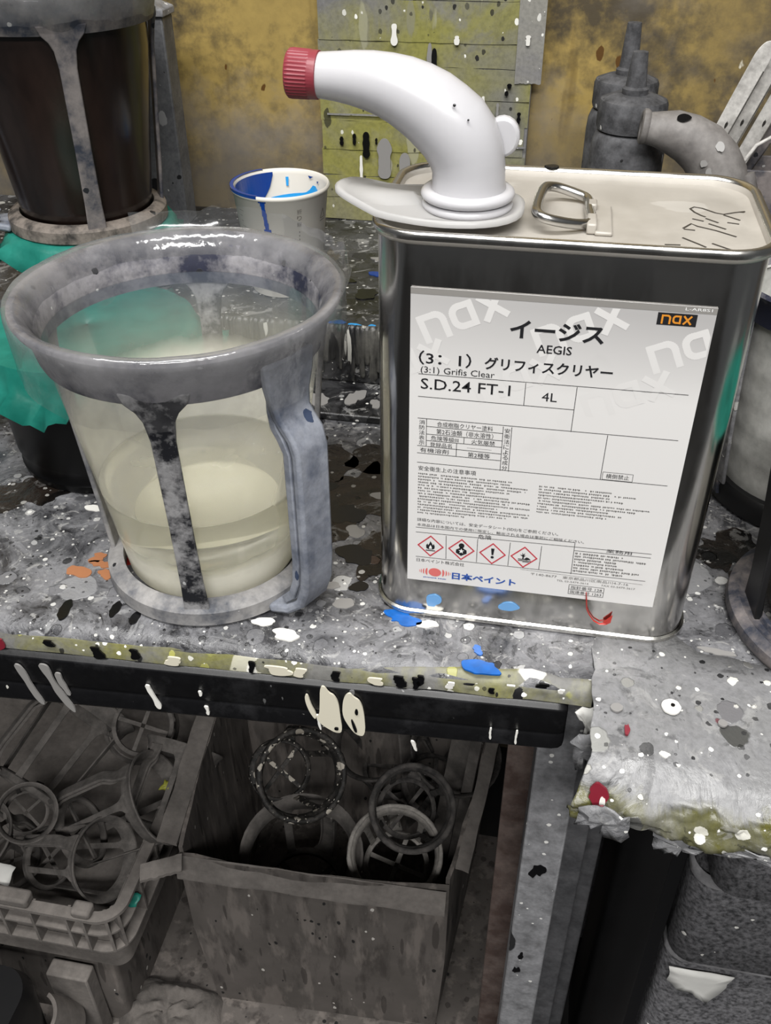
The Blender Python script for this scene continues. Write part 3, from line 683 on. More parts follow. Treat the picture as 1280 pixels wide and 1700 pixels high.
for i, (x, zt, zb, w, m) in enumerate(((-.057, .083, .060, .0032, p_black), (-.068, .081, .071, .0016, p_black), (-.08, .078, .070, .0017, p_black), (-.0475, .078, .072, .001, p_black), (.004, .154, .117, .0024, p_black), (.0, .158, .118, .0022, p_grey),
                                       (.043, .108, .097, .0028, ink('slate_blue_paint', '#3c4a5c')), (.043, .10, .075, .0018, p_grey), (.034, .104, .083, .0013, p_white), (.048, .117, .107, .0016, p_white), (.06, .088, .066, .0038, p_white), (.066, .085, .068, .0016, p_white),
                                       (-.04, .078, .042, .006, p_grey), (-.021, .066, .03, .0052, p_grey), (-.031, .172, .155, .0026, p_white), (.023, .164, .157, .0022, p_white), (.083, .166, .158, .002, p_white), (-.062, .062, .032, .0015, p_white),
                                       (.024, .115, .106, .0015, p_black), (.068, .122, .118, .0018, p_black), (.07, .128, .124, .0018, p_black), (.029, .11, .105, .0014, p_black), (.058, .098, .09, .001, p_white), (.061, .112, .1, .0012, p_grey), (.08, .105, .095, .0016, p_black), (-.052, .026, .020, .003, p_black), (-.032, .025, .020, .002, p_black))):
    rr = random.Random(60 + i); n = 7; L_ = []; R_ = []
    for k in range(n + 1):
        t = k / n; q = w * (.65 + .6 * rr.random()) * (.6 if k in (0, n) else 1); L_.append((-q, zt + (zb - zt) * t)); R_.append((q, zt + (zb - zt) * t))
    flat_mark([(p.x, p.y) for p in smooth_loop([(a, b, 0) for a, b in L_ + R_[::-1]], 2)], (x, -.0042, 0), (1, 0, 0), (0, 0, 1), .0006, 'paint_run', m, board)
# slim post behind the dark jug
post = thing('upright_post', 'slim paint-spattered upright post behind the dark jug', 'post', (-.37, .405, .0534))
MB().box(-.017, .016, -.012, .012, 0, .178).build('post', paintmess('spattered_post', '#77787a', '#55565a', [(60, .6, .45, [(0, '#95944f'), (.4, '#1b1b1d'), (.7, '#99999a')], (1, 1, .6)), (160, .72, .42, [(0, '#eeede8'), (.6, '#111113')], W3)], rough=.5), post, bevel=.0015)
MB().loft([[(-.019, -.014, .178), (.018, -.014, .178), (.018, .014, .178), (-.019, .014, .178)], [(-.019, -.014, .184), (.018, -.014, .184), (.018, .014, .184), (-.019, .014, .184)], [(-.006, -.006, .19), (.006, -.006, .19), (.006, .006, .19), (-.006, .006, .19)]]).build('cap', m_leg_grey, post, bevel=.001)

# ================================================================== the four litre can
can = thing('paint_can', 'shiny square tin can with white printed label and white spout', 'can', (0, 0, .0006))
HX, HY, CR = .086, .0516, .0215
def rl(off, z, n=10): return rrect(-HX - off, HX + off, -HY - off, HY + off, max(.004, CR + off), z, n)
MB().loft([rl(-.0015, .0005), rl(-.0004, .0015), rl(-.0008, .006), rl(-.0008, .2155)], cap1=False).build('body', m_tin, can, smooth=40)
MB().loft([rl(-.003, .0), rl(.0006, .0), rl(.0012, .0012), rl(.0010, .0028), rl(-.0004, .0036)], cap1=False).build('base_rim', m_tin_rim, can, smooth=50)
lid = MB().loft([rl(-.0004, .2150), rl(.0010, .2160), rl(.0014, .2178), rl(.0014, .2200), rl(.0004, .2208), rl(-.0012, .2206), rl(-.0022, .2192), rl(-.0030, .2168), rl(-.0075, .2162), rl(-.0095, .2166)], cap0=False).build('lid', m_tin_top, can, smooth=50)
# bright rolled rim over the lid's edge
MB().loft([rl(.0015, .2176), rl(.0018, .2190), rl(.0016, .2206), rl(.0002, .2214), rl(-.0014, .2210), rl(-.0022, .2196)], cap0=False, cap1=False).build('rim', m_tin_rim, can, smooth=60)
# carrying ring and its bracket
ring = []
for x, y in [(-.0105, .0115), (-.006, .0135), (.003, .0125), (.0082, .010), (.0078, -.004), (.0092, -.018), (.0085, -.0245), (.002, -.030), (-.009, -.0345), (-.0135, -.0335), (-.0155, -.029), (-.0150, -.01), (-.0135, .007)]:
    ring.append((x, y, .2192 + .006 * max(0, (.0075 - x) / .023)))
MB().tube(smooth_loop(ring), .0023, 10, closed=True).build('carry_ring', m_wire, can, smooth=60)
brk = MB().box(.0108, .0185, -.032, .0045, .2166, .2186); brk.box(.0072, .0115, -.031, -.016, .2168, .2215)
brk.box(.0072, .0115, -.004, .004, .2168, .2215)
brk.build('ring_bracket', m_tin_top, can, bevel=.0008)
# marker scribble on the lid
scr = MB()
for pts in ([(.0560, .0075), (.0545, .012), (.0565, .0148), (.0600, .0135), (.0655, .008), (.0690, .0065), (.0745, .0100), (.0790, .0122)], [(.056, .0075), (.0585, .0035), (.0605, .0015)], [(.0605, -.0005), (.0655, -.0055)], [(.0545, -.0020), (.0592, -.0045)], [(.069, .0055), (.0755, -.0005)], [(.0695, -.0045), (.0745, -.0058)], [(.0612, -.0075), (.0680, -.0135)],
            [(.0495, -.0155), (.0535, -.0088), (.0560, -.0118), (.0635, -.0160), (.0715, -.0225)], [(.0497, -.0165), (.0545, -.0172)], [(.0485, -.0275), (.0545, -.034), (.0575, -.0375)], [(.0605, -.0325), (.066, -.0375), (.0725, -.0425)], [(.0405, -.0372), (.047, -.0366)]):
    scr.tube([(x, y, .2167) for x, y in pts], .00055, 6, flat=.35)
scr.build('marker_scribble', ink('faded_marker', '#37332e'), lid)
# label
LX, LY, LZ = -.0668, -HY + .0008 - .0005, .1958
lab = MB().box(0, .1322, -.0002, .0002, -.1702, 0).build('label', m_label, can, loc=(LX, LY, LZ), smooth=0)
LT = Matrix(((.001, 0, 0, 0), (0, 0, -.001, 0), (0, .001, 0, 0), (0, 0, 0, 1)))   # mm on the label -> label frame
pr = MB()   # materials: black, grey, pale, red, pink, blue, orange, white, fine
def quad(x0, y0, x1, y1, mat=0, z=.28, w=0): pr.add([(x0, -y1, z), (x1, -y1, z), (x1, -y0, z), (x0, -y0, z)], [(0, 1, 2, 3)], mat, LT)
def seg(x0, y0, x1, y1, w=.28, mat=0, z=.3):
    d = Vector((x1 - x0, y1 - y0)).normalized(); n = Vector((-d.y, d.x)) * w / 2
    pr.add([(x0 + n.x, -(y0 + n.y), z), (x1 + n.x, -(y1 + n.y), z), (x1 - n.x, -(y1 - n.y), z), (x0 - n.x, -(y0 - n.y), z)], [(0, 1, 2, 3)], mat, LT)
def poly(pts, mat=0, z=.3): pr.add([(x, -y, z) for x, y in pts], [tuple(range(len(pts)))], mat, LT)
def tx(body, x0, y0, x1, y1, mat=0, bold=0.0, z=.34): put_text(pr, body, x0, y0, x1, y1, mat, bold, z, LT)
# pale slanted watermarks and the small emblem: geometric n, a, x drawn as thick strokes
def strokes_nax():
    def arc(cx, cy, r, a0, a1, n=8): return [(cx + r * math.cos(R(a0 + (a1 - a0) * k / n)), cy + r * math.sin(R(a0 + (a1 - a0) * k / n))) for k in range(n + 1)]
    n_ = [(.1, 0), (.1, .9)] + [(.1, .9)] + [(.5, .9)] + arc(.62, .6, .3, 90, 0)[1:] + [(.92, 0)]
    a_ = [(2.02, .12), (1.62, .12)] + arc(1.6, .42, .3, 270, 180)[1:] + [(1.3, .6)] + arc(1.6, .6, .3, 180, 90)[1:] + [(2.02, .9)]
    return [n_, a_, [(2.02, 1.0), (2.02, 0)], [(2.38, 1.0), (3.22, 0)], [(3.22, 1.0), (2.38, 0)]]
NAX = strokes_nax()
def put_nax(cx, cy, h, deg, mat, z, clip=None, w=.21):
    bmw = bmesh.new(); a = R(deg); ca, sa = math.cos(a), math.sin(a); zz = z
    for st in NAX:
        zz += .006
        for p, q in zip(st, st[1:]):
            d = Vector((q[0] - p[0], q[1] - p[1]))
            if d.length < 1e-6: continue
            d.normalize(); nn = Vector((-d.y, d.x)) * w / 2; e = d * w * (.42 if len(st) > 2 else 0); zz += .0012
            vs = []
            for u, v in ((p[0] - e.x + nn.x, p[1] - e.y + nn.y), (q[0] + e.x + nn.x, q[1] + e.y + nn.y), (q[0] + e.x - nn.x, q[1] + e.y - nn.y), (p[0] - e.x - nn.x, p[1] - e.y - nn.y)):
                u = (u - 1.66) * h; v = (v - .5) * h
                vs.append(bmw.verts.new((cx + u * ca - v * sa, -cy + u * sa + v * ca, zz)))
            bmw.faces.new(vs)
    if clip:
        for co, no in (((.4, 0, 0), (-1, 0, 0)), ((131.6, 0, 0), (1, 0, 0)), ((0, -3.4, 0), (0, 1, 0)), ((0, -58, 0), (0, -1, 0))):
            bmesh.ops.bisect_plane(bmw, geom=bmw.verts[:] + bmw.edges[:] + bmw.faces[:], plane_co=co, plane_no=no, clear_outer=True)
    bmw.verts.index_update()
    pr.add([tuple(v.co) for v in bmw.verts], [tuple(v.index for v in f.verts) for f in bmw.faces], mat, LT); bmw.free()
for cx, cy in ((24, 12), (76, 14), (127, 18), (-2, 38), (50, 41), (101, 45)):
    put_nax(cx, cy, 12.5, 24, 2, .215, True, .25)
quad(0, 0, 132.2, 3.0, 1)
tx('L-AR8S1', 119, .6, 130.2, 1.9, 7)
quad(108, 3.6, 124.5, 9.3, 0); put_nax(116.2, 6.45, 3.9, 0, 6, .36)
tx('イージス', 45.3, 11.8, 87, 20.8, 0, .028); tx('AEGIS', 58, 23.1, 73.7, 27.3, 0, .01)
tx('（3：1）', 4.2, 30.6, 28.8, 37.9, 0, .012); tx('グリフィスクリヤー', 34.9, 31.2, 93, 37.7, 0, .022)
tx('(3:1) Grifis Clear', 5.2, 38.7, 40, 43.0); tx('S.D.24 FT-1', 5.4, 45, 47.8, 50.7, 0, .004); tx('4L', 62.6, 47.2, 69.6, 51.7)
for s in ((4.2, 42.9, 127.6, 42.3), (4.2, 55, 78, 55), (54.6, 43, 54.6, 55), (78.1, 43, 77.9, 67), (4.2, 67, 127.3, 66.5), (95.1, 67, 94.8, 92.4), (8.6, 67, 8.7, 82.6), (45.9, 67.5, 46, 93), (50, 67.5, 50.1, 93), (8.6, 71.3, 45.9, 71.4), (8.6, 75.7, 45.9, 75.6),
          (8.7, 79.4, 45.9, 79.3), (4.2, 82.8, 45.9, 83.2), (4.2, 87.1, 45.9, 87.1), (23.8, 79.4, 23.8, 87.1), (27.3, 75.7, 27.3, 79.4), (4.3, 92.7, 126.8, 92.3), (4.3, 133.8, 87.3, 132.6), (4.3, 137, 126.1, 134.8), (87.3, 133, 87.5, 153.7),
          (20.6, 137.3, 20.9, 153), (37.3, 137.3, 37.4, 153), (54.4, 137.3, 54.2, 153), (70.7, 137.3, 70.6, 153), (4.5, 153.6, 125.8, 153.0), (87.3, 137.9, 126.1, 137.3)): seg(*s)
seg(61, 154.4, 124.8, 155.6, .14)
tx('消防法表示', 5.1, 67.6, 7.7, 68.2) if False else None
def vert(chars, x0, x1, y0, y1):
    n = len(chars); h = (y1 - y0) / n
    for i, c in enumerate(chars): tx(c, x0, y0 + i * h + h * .08, x1, y0 + (i + 1) * h - h * .08)
vert('消防法表示', 5.0, 7.8, 67.6, 82.4); vert('安衛法による成分', 46.7, 49.4, 68.2, 92.6)
tx('合成樹脂クリヤー塗料', 13.8, 68, 41, 70.8); tx('第2石油類（非水溶性）', 13.6, 72.1, 41.4, 75.2); tx('危険等級III', 11, 76.3, 24.6, 79.0); tx('火気厳禁', 31, 76.3, 42.5, 79.0)
tx('登録品名', 10.6, 80.1, 21.5, 82.6); tx('有機溶剤', 5.6, 83.7, 20, 86.4); tx('第2種等', 29.6, 83.9, 40.5, 86.7); seg(29, 81.5, 41, 81.5, .12)
for a in ((95.6, 87.8, 110, 87.8), (95.6, 92.1, 110, 92.1), (95.6, 87.8, 95.6, 92.1), (110, 87.8, 110, 92.1)): seg(*a, .2)
tx('横倒禁止', 97.3, 88.6, 108.4, 91.3); tx('安全衛生上の注意事項', 5, 94.6, 34.2, 97.4)
rp = random.Random(9)
def fine(x0, x1, y0, rows, pitch, h, mat=8):
    for k in range(rows):
        y = y0 + k * pitch; xe = x0 + (x1 - x0) * rp.choice((.45, .6, .72, .82, .95, 1, 1)); x = x0
        while x < xe:
            w = rp.uniform(.5, 1.25); 
            if rp.random() > .14:
                quad(x, y, x + w * .5, y + h * rp.uniform(.55, 1), mat); quad(x + w * .2, y + h * .25, x + w * .78, y + h * .55, mat, .3)
            x += w
fine(5, 62, 99, 15, 1.75, 1.1); fine(66, 124, 99.5, 10, 1.75, 1.1); fine(88.2, 123.5, 139, 7, 1.95, 1.4)
tx('詳細な内容については、安全データシート(SDS)をご参照ください。', 4.9, 127.4, 78.3, 129.9); tx('本商品は日本国内での使用に限定し、輸出される場合は事前にご相談ください。', 4.9, 130.9, 91.8, 133.4 - .6)
tx('危険', 37.4, 134.1, 44.4, 137.0); tx('業務用', 103.5, 134.2 + .4, 116.4, 136.9)
for x, y in ((12.4, 145.5), (29, 145.6), (45.6, 146), (62.2, 146)):
    r = 7.2; r2 = 6.2
    for q in range(4):
        a0, a1 = PI / 2 * q, PI / 2 * (q + 1)
        pr.add([(x + r * math.cos(a0), -y + r * math.sin(a0), .32), (x + r * math.cos(a1), -y + r * math.sin(a1), .32), (x + r2 * math.cos(a1), -y + r2 * math.sin(a1), .32), (x + r2 * math.cos(a0), -y + r2 * math.sin(a0), .32)], [(0, 1, 2, 3)], 3, LT)
def pg(cx, cy, pts, mat=0, z=.34): poly([(cx + a, cy + b) for a, b in pts], mat, z)
def ell(cx, cy, rx, ry, mat=0, z=.34, n=20): poly([(cx + rx * math.cos(2 * PI * k / n), cy + ry * math.sin(2 * PI * k / n)) for k in range(n)], mat, z)
pg(12.4, 145.5, [(-2.2, 1.6), (-2.4, -.2), (-1.7, -1.6), (-1.3, -.4), (-.5, -2.0), (-.2, -3.4), (.7, -1.9), (1.2, -.6), (1.7, -1.7), (2.3, 0), (2.1, 1.6), (1.1, 2.2), (-1.1, 2.2)])
pg(12.4, 145.5, [(-.7, 1.8), (-.7, .8), (0, -.8), (.6, .5), (.8, 1.8)], 7, .37); quad(9.8, 148.3, 15, 148.9, 0)
ell(29, 142.9, 1.5, 1.6); pg(29, 145.6, [(-.8, -1.6), (.8, -1.6), (1.1, -.8), (2.8, .2), (2.9, 2.4), (1.2, 3.4), (0, 4.3), (-1.2, 3.4), (-2.9, 2.4), (-2.8, .2), (-1.1, -.8)])
pg(29, 146.6, [(0, -1.7), (.4, -.5), (1.6, -.6), (.6, .2), (1, 1.5), (0, .8), (-1, 1.5), (-.6, .2), (-1.6, -.6), (-.4, -.5)], 7, .37)
pg(45.6, 146, [(-.9, -3.5), (.9, -3.5), (.45, .9), (-.45, .9)]); ell(45.6, 148.4, .85, .85)
pg(62.2, 146, [(-3.0, 1.2), (-.8, 1.2), (-.8, -.4), (-2.2, -1.6), (-.9, -1.3), (-1, -3), (-.4, -1.7), (.5, -2.8), (0, -1), (1, -1.4), (-.1, 0), (-.1, 1.2), (.6, 1.2), (.6, 1.7), (-3, 1.7)])
pg(62.2, 146, [(.3, 1.0), (1.4, -.1), (2.7, .4), (3.8, 1.6), (2.6, 1.5), (1.4, 1.9), (.5, 1.6)]); quad(59.2, 148.2, 66, 148.7, 0); quad(61.6, 149, 65, 149.4, 0)
tx('日本ペイント株式会社', 5, 154.6, 31, 157.0)
ell(15.2, 163.4, 3.5, 2.9, 4)
for sgn in (-1, 1):
    for k, (dx, hh, w) in enumerate(((4.1, 2.5, 1.2), (5.9, 1.9, .8), (7.3, 1.4, .5), (8.3, 1.0, .3))):
        P0 = [(15.2 + sgn * (dx + w * math.cos(t)), 163.4 + hh * math.sin(t)) for t in [R(-90 + 18 * i) for i in range(11)]]
        poly(P0, 4)
tx('Designs in Patterns', 9, 167.2, 21.5, 168.4, 5) if False else fine(9, 22, 167.2, 1, 1, .9, 5)
tx('日本ペイント', 24.6, 161.8, 59.3, 166.8, 5, .035)
tx('〒140-8677　東京都品川区南品川4-7-16', 66.7, 155.6, 117.6, 157.6, 8); tx('TEL 03-5479-3614　　　FAX 03-5479-3617', 80.6, 158.5, 121.4, 159.7, 8)
for a in ((87.5, 161, 105.8, 161), (87.5, 164.2, 105.8, 164.2), (87.5, 167.4, 105.8, 167.4), (87.5, 161, 87.5, 167.4), (105.8, 161, 105.8, 167.4)): seg(*a, .25)
tx('指針番号 128', 88.4, 161.6, 104.8, 163.8); tx('国連番号 1263', 88.4, 164.8, 104.8, 166.9)
pr.build('label_print', [i_black, i_grey, i_pale, i_red, i_pink, i_blue, i_orange, i_white, i_fine], lab, smooth=0)
# red smear and small paint specks on the tin
sm = MB(); sm.tube([(LX + x / 1000, -HY - .0006, LZ - y / 1000) for x, y in ((96.9, 165), (97.6, 170), (98.4, 176), (100, 179.5), (103.1, 184), (106.5, 186), (109.7, 185))], [.0005, .0008, .0008, .0006, .0006, .0007, .0012], 8, flat=.5)
sm.prism([(0, 0), (.0026, .0022), (.0030, .0075), (.0012, .0050), (-.0012, .0020)], 0, .0007, X=Matrix.Translation((LX + .1095, -HY - .0006, LZ - .1858)) @ Euler((R(90), 0, 0)).to_matrix().to_4x4())
sm.build('red_smear', p_redp, can, smooth=50)
i_speck = ink('pale_blue_paint', '#6ea3d8', .2)
for x, z, rx, rz, s in ((-.052, .0115, .004, .005, 1), (-.010, .0135, .006, .003, 2)):
    sp = MB().prism(blob(0, 0, rx, rz, random.Random(s), 14, .3), 0, .0004, X=Matrix.Translation((x, -HY + .0006, z)) @ Euler((R(90), 0, 0)).to_matrix().to_4x4())
    sp.build('blue_speck', i_speck, can)
MB().prism(blob(0, 0, .0032, .0028, random.Random(3), 12, .3), .2212, .2220, X=Matrix.Translation((-.0115, .0512, 0))).build('paint_blob', p_black, can)
MB().prism(blob(0, 0, .0018, .0012, random.Random(4), 12, .3), .2166, .2170, X=Matrix.Translation((-.029, .018, 0))).build('paint_blob', p_grey, can)
# translucent spout foot with a tongue hanging over the can's left end
def tongue():
    NX, NY = -.0463, -.0235; out = []
    outline = [(-.1068, -.0225), (-.1055, -.0125), (-.100, -.0065), (-.090, -.0035), (-.078, -.0015), (-.064, .0010), (-.052, .0030), (-.040, .0028), (-.029, -.0010), (-.0225, -.0095), (-.0205, -.0205), (-.0218, -.0335), (-.028, -.0430), (-.038, -.0485), (-.050, -.0505), (-.062, -.0497), (-.076, -.0455), (-.088, -.0400), (-.099, -.0335), (-.105, -.0285)]
    o2 = smooth_loop([(x, y, 0) for x, y in outline], 1)
    c = Vector((-.062, -.0225, 0)); loops = []
    for k, zz in ((1.0, .0008), (1.0, .0024), (.96, .0030), (.90, .0012), (.6, .0006), (.2, .0006)):
        loops.append([c + (Vector(p) - c) * k + Vector((0, 0, .2222 + zz + .006 * max(0, min(1, (-.084 - p[0]) / .025)) - 0)) for p in o2])
    return MB().loft(loops).build('spout_flange', m_tongue, can, smooth=70, solid=.0006)
tongue()
NX, NY = -.0463, -.0220
def tor(rc, z, r, name, mat, par):
    prof = [(rc + r * math.cos(2 * PI * k / 12), z + r * .8 * math.sin(2 * PI * k / 12)) for k in range(12)]
    return MB().lathe(prof, 48, closed=True, X=Matrix.Translation((NX, NY, 0))).build(name, mat, par, smooth=70)
tor(.0178, .2248, .0026, 'lower_collar', m_white, can)
path = [(-.0460, .2222, .0172), (-.0460, .2262, .0176), (-.0461, .2295, .0170), (-.0462, .2345, .0162), (-.0464, .2404, .0161), (-.0478, .2465, .0165), (-.0503, .2517, .0169), (-.0540, .2566, .0168), (-.0590, .2607, .0163), (-.0645, .2648, .0157), (-.0704, .2680, .0149), (-.0768, .2708, .0139), (-.0834, .2728, .0128), (-.0905, .2742, .0118), (-.0977, .2750, .0108), (-.105, .2754, .0098), (-.1125, .2756, .0091), (-.114, .2756, .0088)]
spout = MB().tube([(x, NY, z) for x, z, r in path], [r for x, z, r in path], 36).build('spout', m_white, can, smooth=70)
tor(.0178, .2296, .0032, 'upper_collar', m_white, spout)
ear = [(NX + .0135 + .0075 * math.cos(a) * (1 if i % 2 == 0 else 1), NY + .006, .2525 + .0085 * math.sin(a)) for i, a in enumerate([2 * PI * k / 20 for k in range(20)])]
MB().loft([[(p[0], p[1] - .0028, p[2]) for p in ear], [(p[0] + .0006, p[1] - .0036, p[2]) for p in ear][:0] or [(p[0], p[1] + .0028, p[2]) for p in ear]]).build('ear_tab', m_white, spout, bevel=.0014)
capX = Matrix.Translation((-.1120, NY, .2756)) @ Euler((0, R(-88), 0)).to_matrix().to_4x4()
def cap_mesh():
    mb = MB(); n = 120; prof = [(.0088, 0), (.0097, .0004), (.0098, .0035), (.0097, .0042), (.0099, .0115), (.0097, .0130), (.0090, .0138), (.0, .0138)]
    def wob(a, i, r, z): return (r + (.00022 * math.cos(40 * a) if 3 <= i <= 5 else 0), z)
    mb.lathe(prof, n, X=capX, wob=wob)
    return mb.build('screw_cap', m_red, spout, smooth=35)
cap_mesh()
for x, z, r in ((-.0520, .2690, .0006), (-.0460, .2635, .0004), (-.0462 - .010, .2300, .0012)):
    MB().lathe([(0, .0005), (r, .0003), (r * 1.1, -.0006)], 10, X=Matrix.Translation((x, NY - .0165 if z < .235 else NY - .0145, z)) @ Euler((R(80), 0, 0)).to_matrix().to_4x4()).build('paint_speck', p_black, spout)

# ================================================================== mixing jugs (open frame + film liner)
def strip3(mb, path, az, widths, t):
    """bar along a (r,z) path at azimuth az; width is tangential, t thickness along the path's normal"""
    ca, sa = math.cos(R(az)), math.sin(R(az)); loops = []; n = len(path)
    for i, (r, z) in enumerate(path):
        a = path[max(i - 1, 0)]; b = path[min(i + 1, n - 1)]
        d = Vector((b[0] - a[0], b[1] - a[1])).normalized(); nn = (-d.y, d.x)
        w = widths[i] / 2 if isinstance(widths, (list, tuple)) else widths / 2
        lp = []
        for sw, st in ((-1, -1), (1, -1), (1, 1), (-1, 1)):
            rr, zz = r + nn[0] * st * t / 2, z + nn[1] * st * t / 2
            lp.append((rr * ca - sw * w * sa, rr * sa + sw * w * ca, zz))
        loops.append(lp)
    return mb.loft(loops)
BASE_PROF = [(.0620, 0), (.0633, .0012), (.0630, .0095), (.0612, .0112), (.0560, .0135), (.0535, .0132), (.0530, .0110), (.0530, .0040), (.0550, 0)]
COLLAR = [(.0728, .1475), (.0738, .150), (.0748, .155), (.0762, .161), (.0800, .1675), (.0822, .1698), (.0832, .1718), (.0826, .1740), (.0795, .1738), (.0745, .1690), (.0715, .162), (.0705, .155), (.0702, .1475)]
def jug_frame(root, ribs, haz, mats, spokes=0, n=56, handle=True):
    mr, mc, mb_, mh = mats
    MB().lathe(BASE_PROF, n, closed=True).build('base_ring', mr, root, smooth=40)
    MB().lathe(COLLAR, n, closed=True).build('collar', mc, root, smooth=40)
    for a in ribs:
        m = mb_[ribs.index(a) % len(mb_)] if isinstance(mb_, (list, tuple)) else mb_
        q = MB(); strip3(q, [(.0722, .1540), (.0722, .1485), (.0715, .1435), (.0708, .1380), (.0692, .126), (.0645, .07), (.0612, .030), (.0594, .011), (.0596, .003)], a, [.034, .030, .0205, .0152, .0122, .0118, .0125, .0140, .0160], .0028)
        q.build('rib', m, root, smooth=35, bevel=.0008)
    if handle:
        H = MB(); strip3(H, [(.0740, .160), (.0738, .149), (.0734, .138), (.0746, .1295), (.0785, .1245), (.0830, .1195), (.0855, .1110), (.0855, .040), (.0842, .024), (.0800, .012), (.0720, .0050), (.0615, .0035)], haz, [.034, .032, .0265, .0235, .0228, .0228, .0225, .022, .022, .022, .026, .034], .0058)
        h = H.build('handle', mh, root, smooth=35, bevel=.0018)
        H = MB()
        for s in (-1, 1):
            ca, sa = math.cos(R(haz)), math.sin(R(haz))
            q = MB(); strip3(q, [(.0712, .142), (.0708, .132), (.0722, .1235), (.0760, .1185), (.0798, .1110), (.0802, .042), (.0790, .028), (.0750, .016), (.0690, .010)], haz, .0026, .0045)
            H.add([(x - s * .0100 * sa, y + s * .0100 * ca, z) for x, y, z in q.v], q.f)
        H.build('flange', mh, h, smooth=35, bevel=.0006)
    for k in range(spokes):
        q = MB(); a = 360 * k / spokes + 20
        strip3(q, [(.004, .006), (.03, .006), (.0545, .006)], a, [.009, .008, .009], .004); q.build('spoke', mr, root, bevel=.0006)
def crinkle(amp, zamp, seed, rows):
    def f(a, i, r, z):
        w = rows.get(i, 0)
        if not w: return r, z
        q = mnoise.noise(Vector((math.cos(a) * 3.1 + seed, math.sin(a) * 3.1, .3 * i))); q2 = mnoise.noise(Vector((math.cos(a) * 9 + seed, math.sin(a) * 9, .8 * i)))
        return r + (q * .8 + q2 * .45) * amp * w, z + (q2 * .6 + q) * zamp * w
    return f
def film_skirt(root, seed, drop, mat, n=120, name='film_skirt'):
    prof = [(.0832, .1755 - drop), (.0838, .1755 - drop * .7), (.0845, .1755 - drop * .35), (.0850, .1700), (.0848, .1745), (.0835, .1762), (.0800, .1758), (.0755, .1715), (.0722, .1640), (.0704, .1540)]
    return MB().lathe(prof, n, wob=crinkle(.0032, .004, seed, {0: 1, 1: .8, 2: .5, 3: .25, 4: .15, 5: .12, 6: .2, 7: .25, 8: .2})).build(name, mat, root, smooth=70)

jug = thing('mixing_jug', 'dusty grey open-frame jug holding a film liner of pale clear varnish', 'jug', (-.1905, -.0222, .0008))
jug_frame(jug, [-80, 10, 100, 190], -28, (m_frame_light, m_frame, [m_rib_front, m_frame_light], m_handle), n=96)
film_skirt(jug, 3.3, .036, m_film_rim)
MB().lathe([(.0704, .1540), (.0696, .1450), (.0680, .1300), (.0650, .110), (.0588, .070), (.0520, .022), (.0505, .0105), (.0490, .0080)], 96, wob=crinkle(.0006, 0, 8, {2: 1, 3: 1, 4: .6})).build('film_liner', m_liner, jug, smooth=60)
MB().lathe([(.0500, .0095), (.0488, .0070), (.0, .0070), (0, .0080), (.0486, .0080)], 64, closed=True).build('liner_base', m_liner_base, jug, smooth=50)
MB().lathe([(0, .0086), (.0484, .0086), (.0499, .0110), (.0514, .022), (.0576, .0640), (.0580, .0662), (.0570, .0655), (.0, .0655)], 96).build('varnish', m_liquid, jug, smooth=60)

lf = MB().lathe([(.0815, .1712), (.0850, .1760), (.0868, .1810), (.0872, .1850)], 60, a0=-5, a1=128, wob=crinkle(.0035, .003, 2.2, {1: .4, 2: .9, 3: 1.2}))
lf.build('loose_film', m_film, jug, smooth=60)
rb = random.Random(14)
for k in range(16):
    a = R(rb.uniform(20, 110)); q = rb.uniform(.030, .050) if k < 9 else rb.uniform(.005, .03); r = rb.uniform(.0009, .0021)
    MB().lathe([(0, r * .9), (r * .5, r * .8), (r * .86, r * .45), (r, 0), (r * .9, -r * .2)], 12, X=Matrix.Translation((q * math.cos(a), q * math.sin(a), .0658))).build('bubble', m_film, jug, smooth=70)
dark = thing('mixing_jug', 'crusted open-frame jug of dark brown paint standing high at the left', 'jug', (-.386, .266, .1010))
jug_frame(dark, [-58, 32, 122], -152, (m_ring_tan, m_frame_dark, m_frame_dark, m_handle))
film_skirt(dark, 7.7, .020, m_film_rim)
MB().lathe([(.0680, .1690), (.0678, .150), (.0668, .1300), (.0645, .110), (.0588, .070), (.0530, .022), (.0515, .0105), (.0490, .0080), (.0, .0080)], 64).build('paint_filled_liner', m_darkliner, dark, smooth=60)

# teal film covered stand under the dark jug
def drape(root, r, z, drop, seed, mat, n=90, name='teal_film', flare=.012):
    prof = [(.001, z), (r * .5, z), (r * .93, z + .0008), (r * 1.0, z + .0006), (r * 1.04, z - drop * .25), (r * 1.08, z - drop * .6), (r * 1.10 + flare, z - drop)]
    return MB().lathe(prof, n, wob=crinkle(.010, .014, seed, {2: .05, 3: .08, 4: .35, 5: .7, 6: 1.2})).build(name, mat, root, smooth=60, solid=.0004)
st = thing('covered_tin', 'low dark tin draped in teal film under the dark jug', 'tin', (-.386, .266, .0540))
MB().lathe([(0, 0), (.058, 0), (.059, .002), (.059, .040), (.0605, .042), (.0605, .045), (.057, .045), (0, .044)], 48).build('tin', m_blackpail, st, smooth=40)
drape(st, .0665, .0456, .017, 2.2, m_teal, flare=.006)
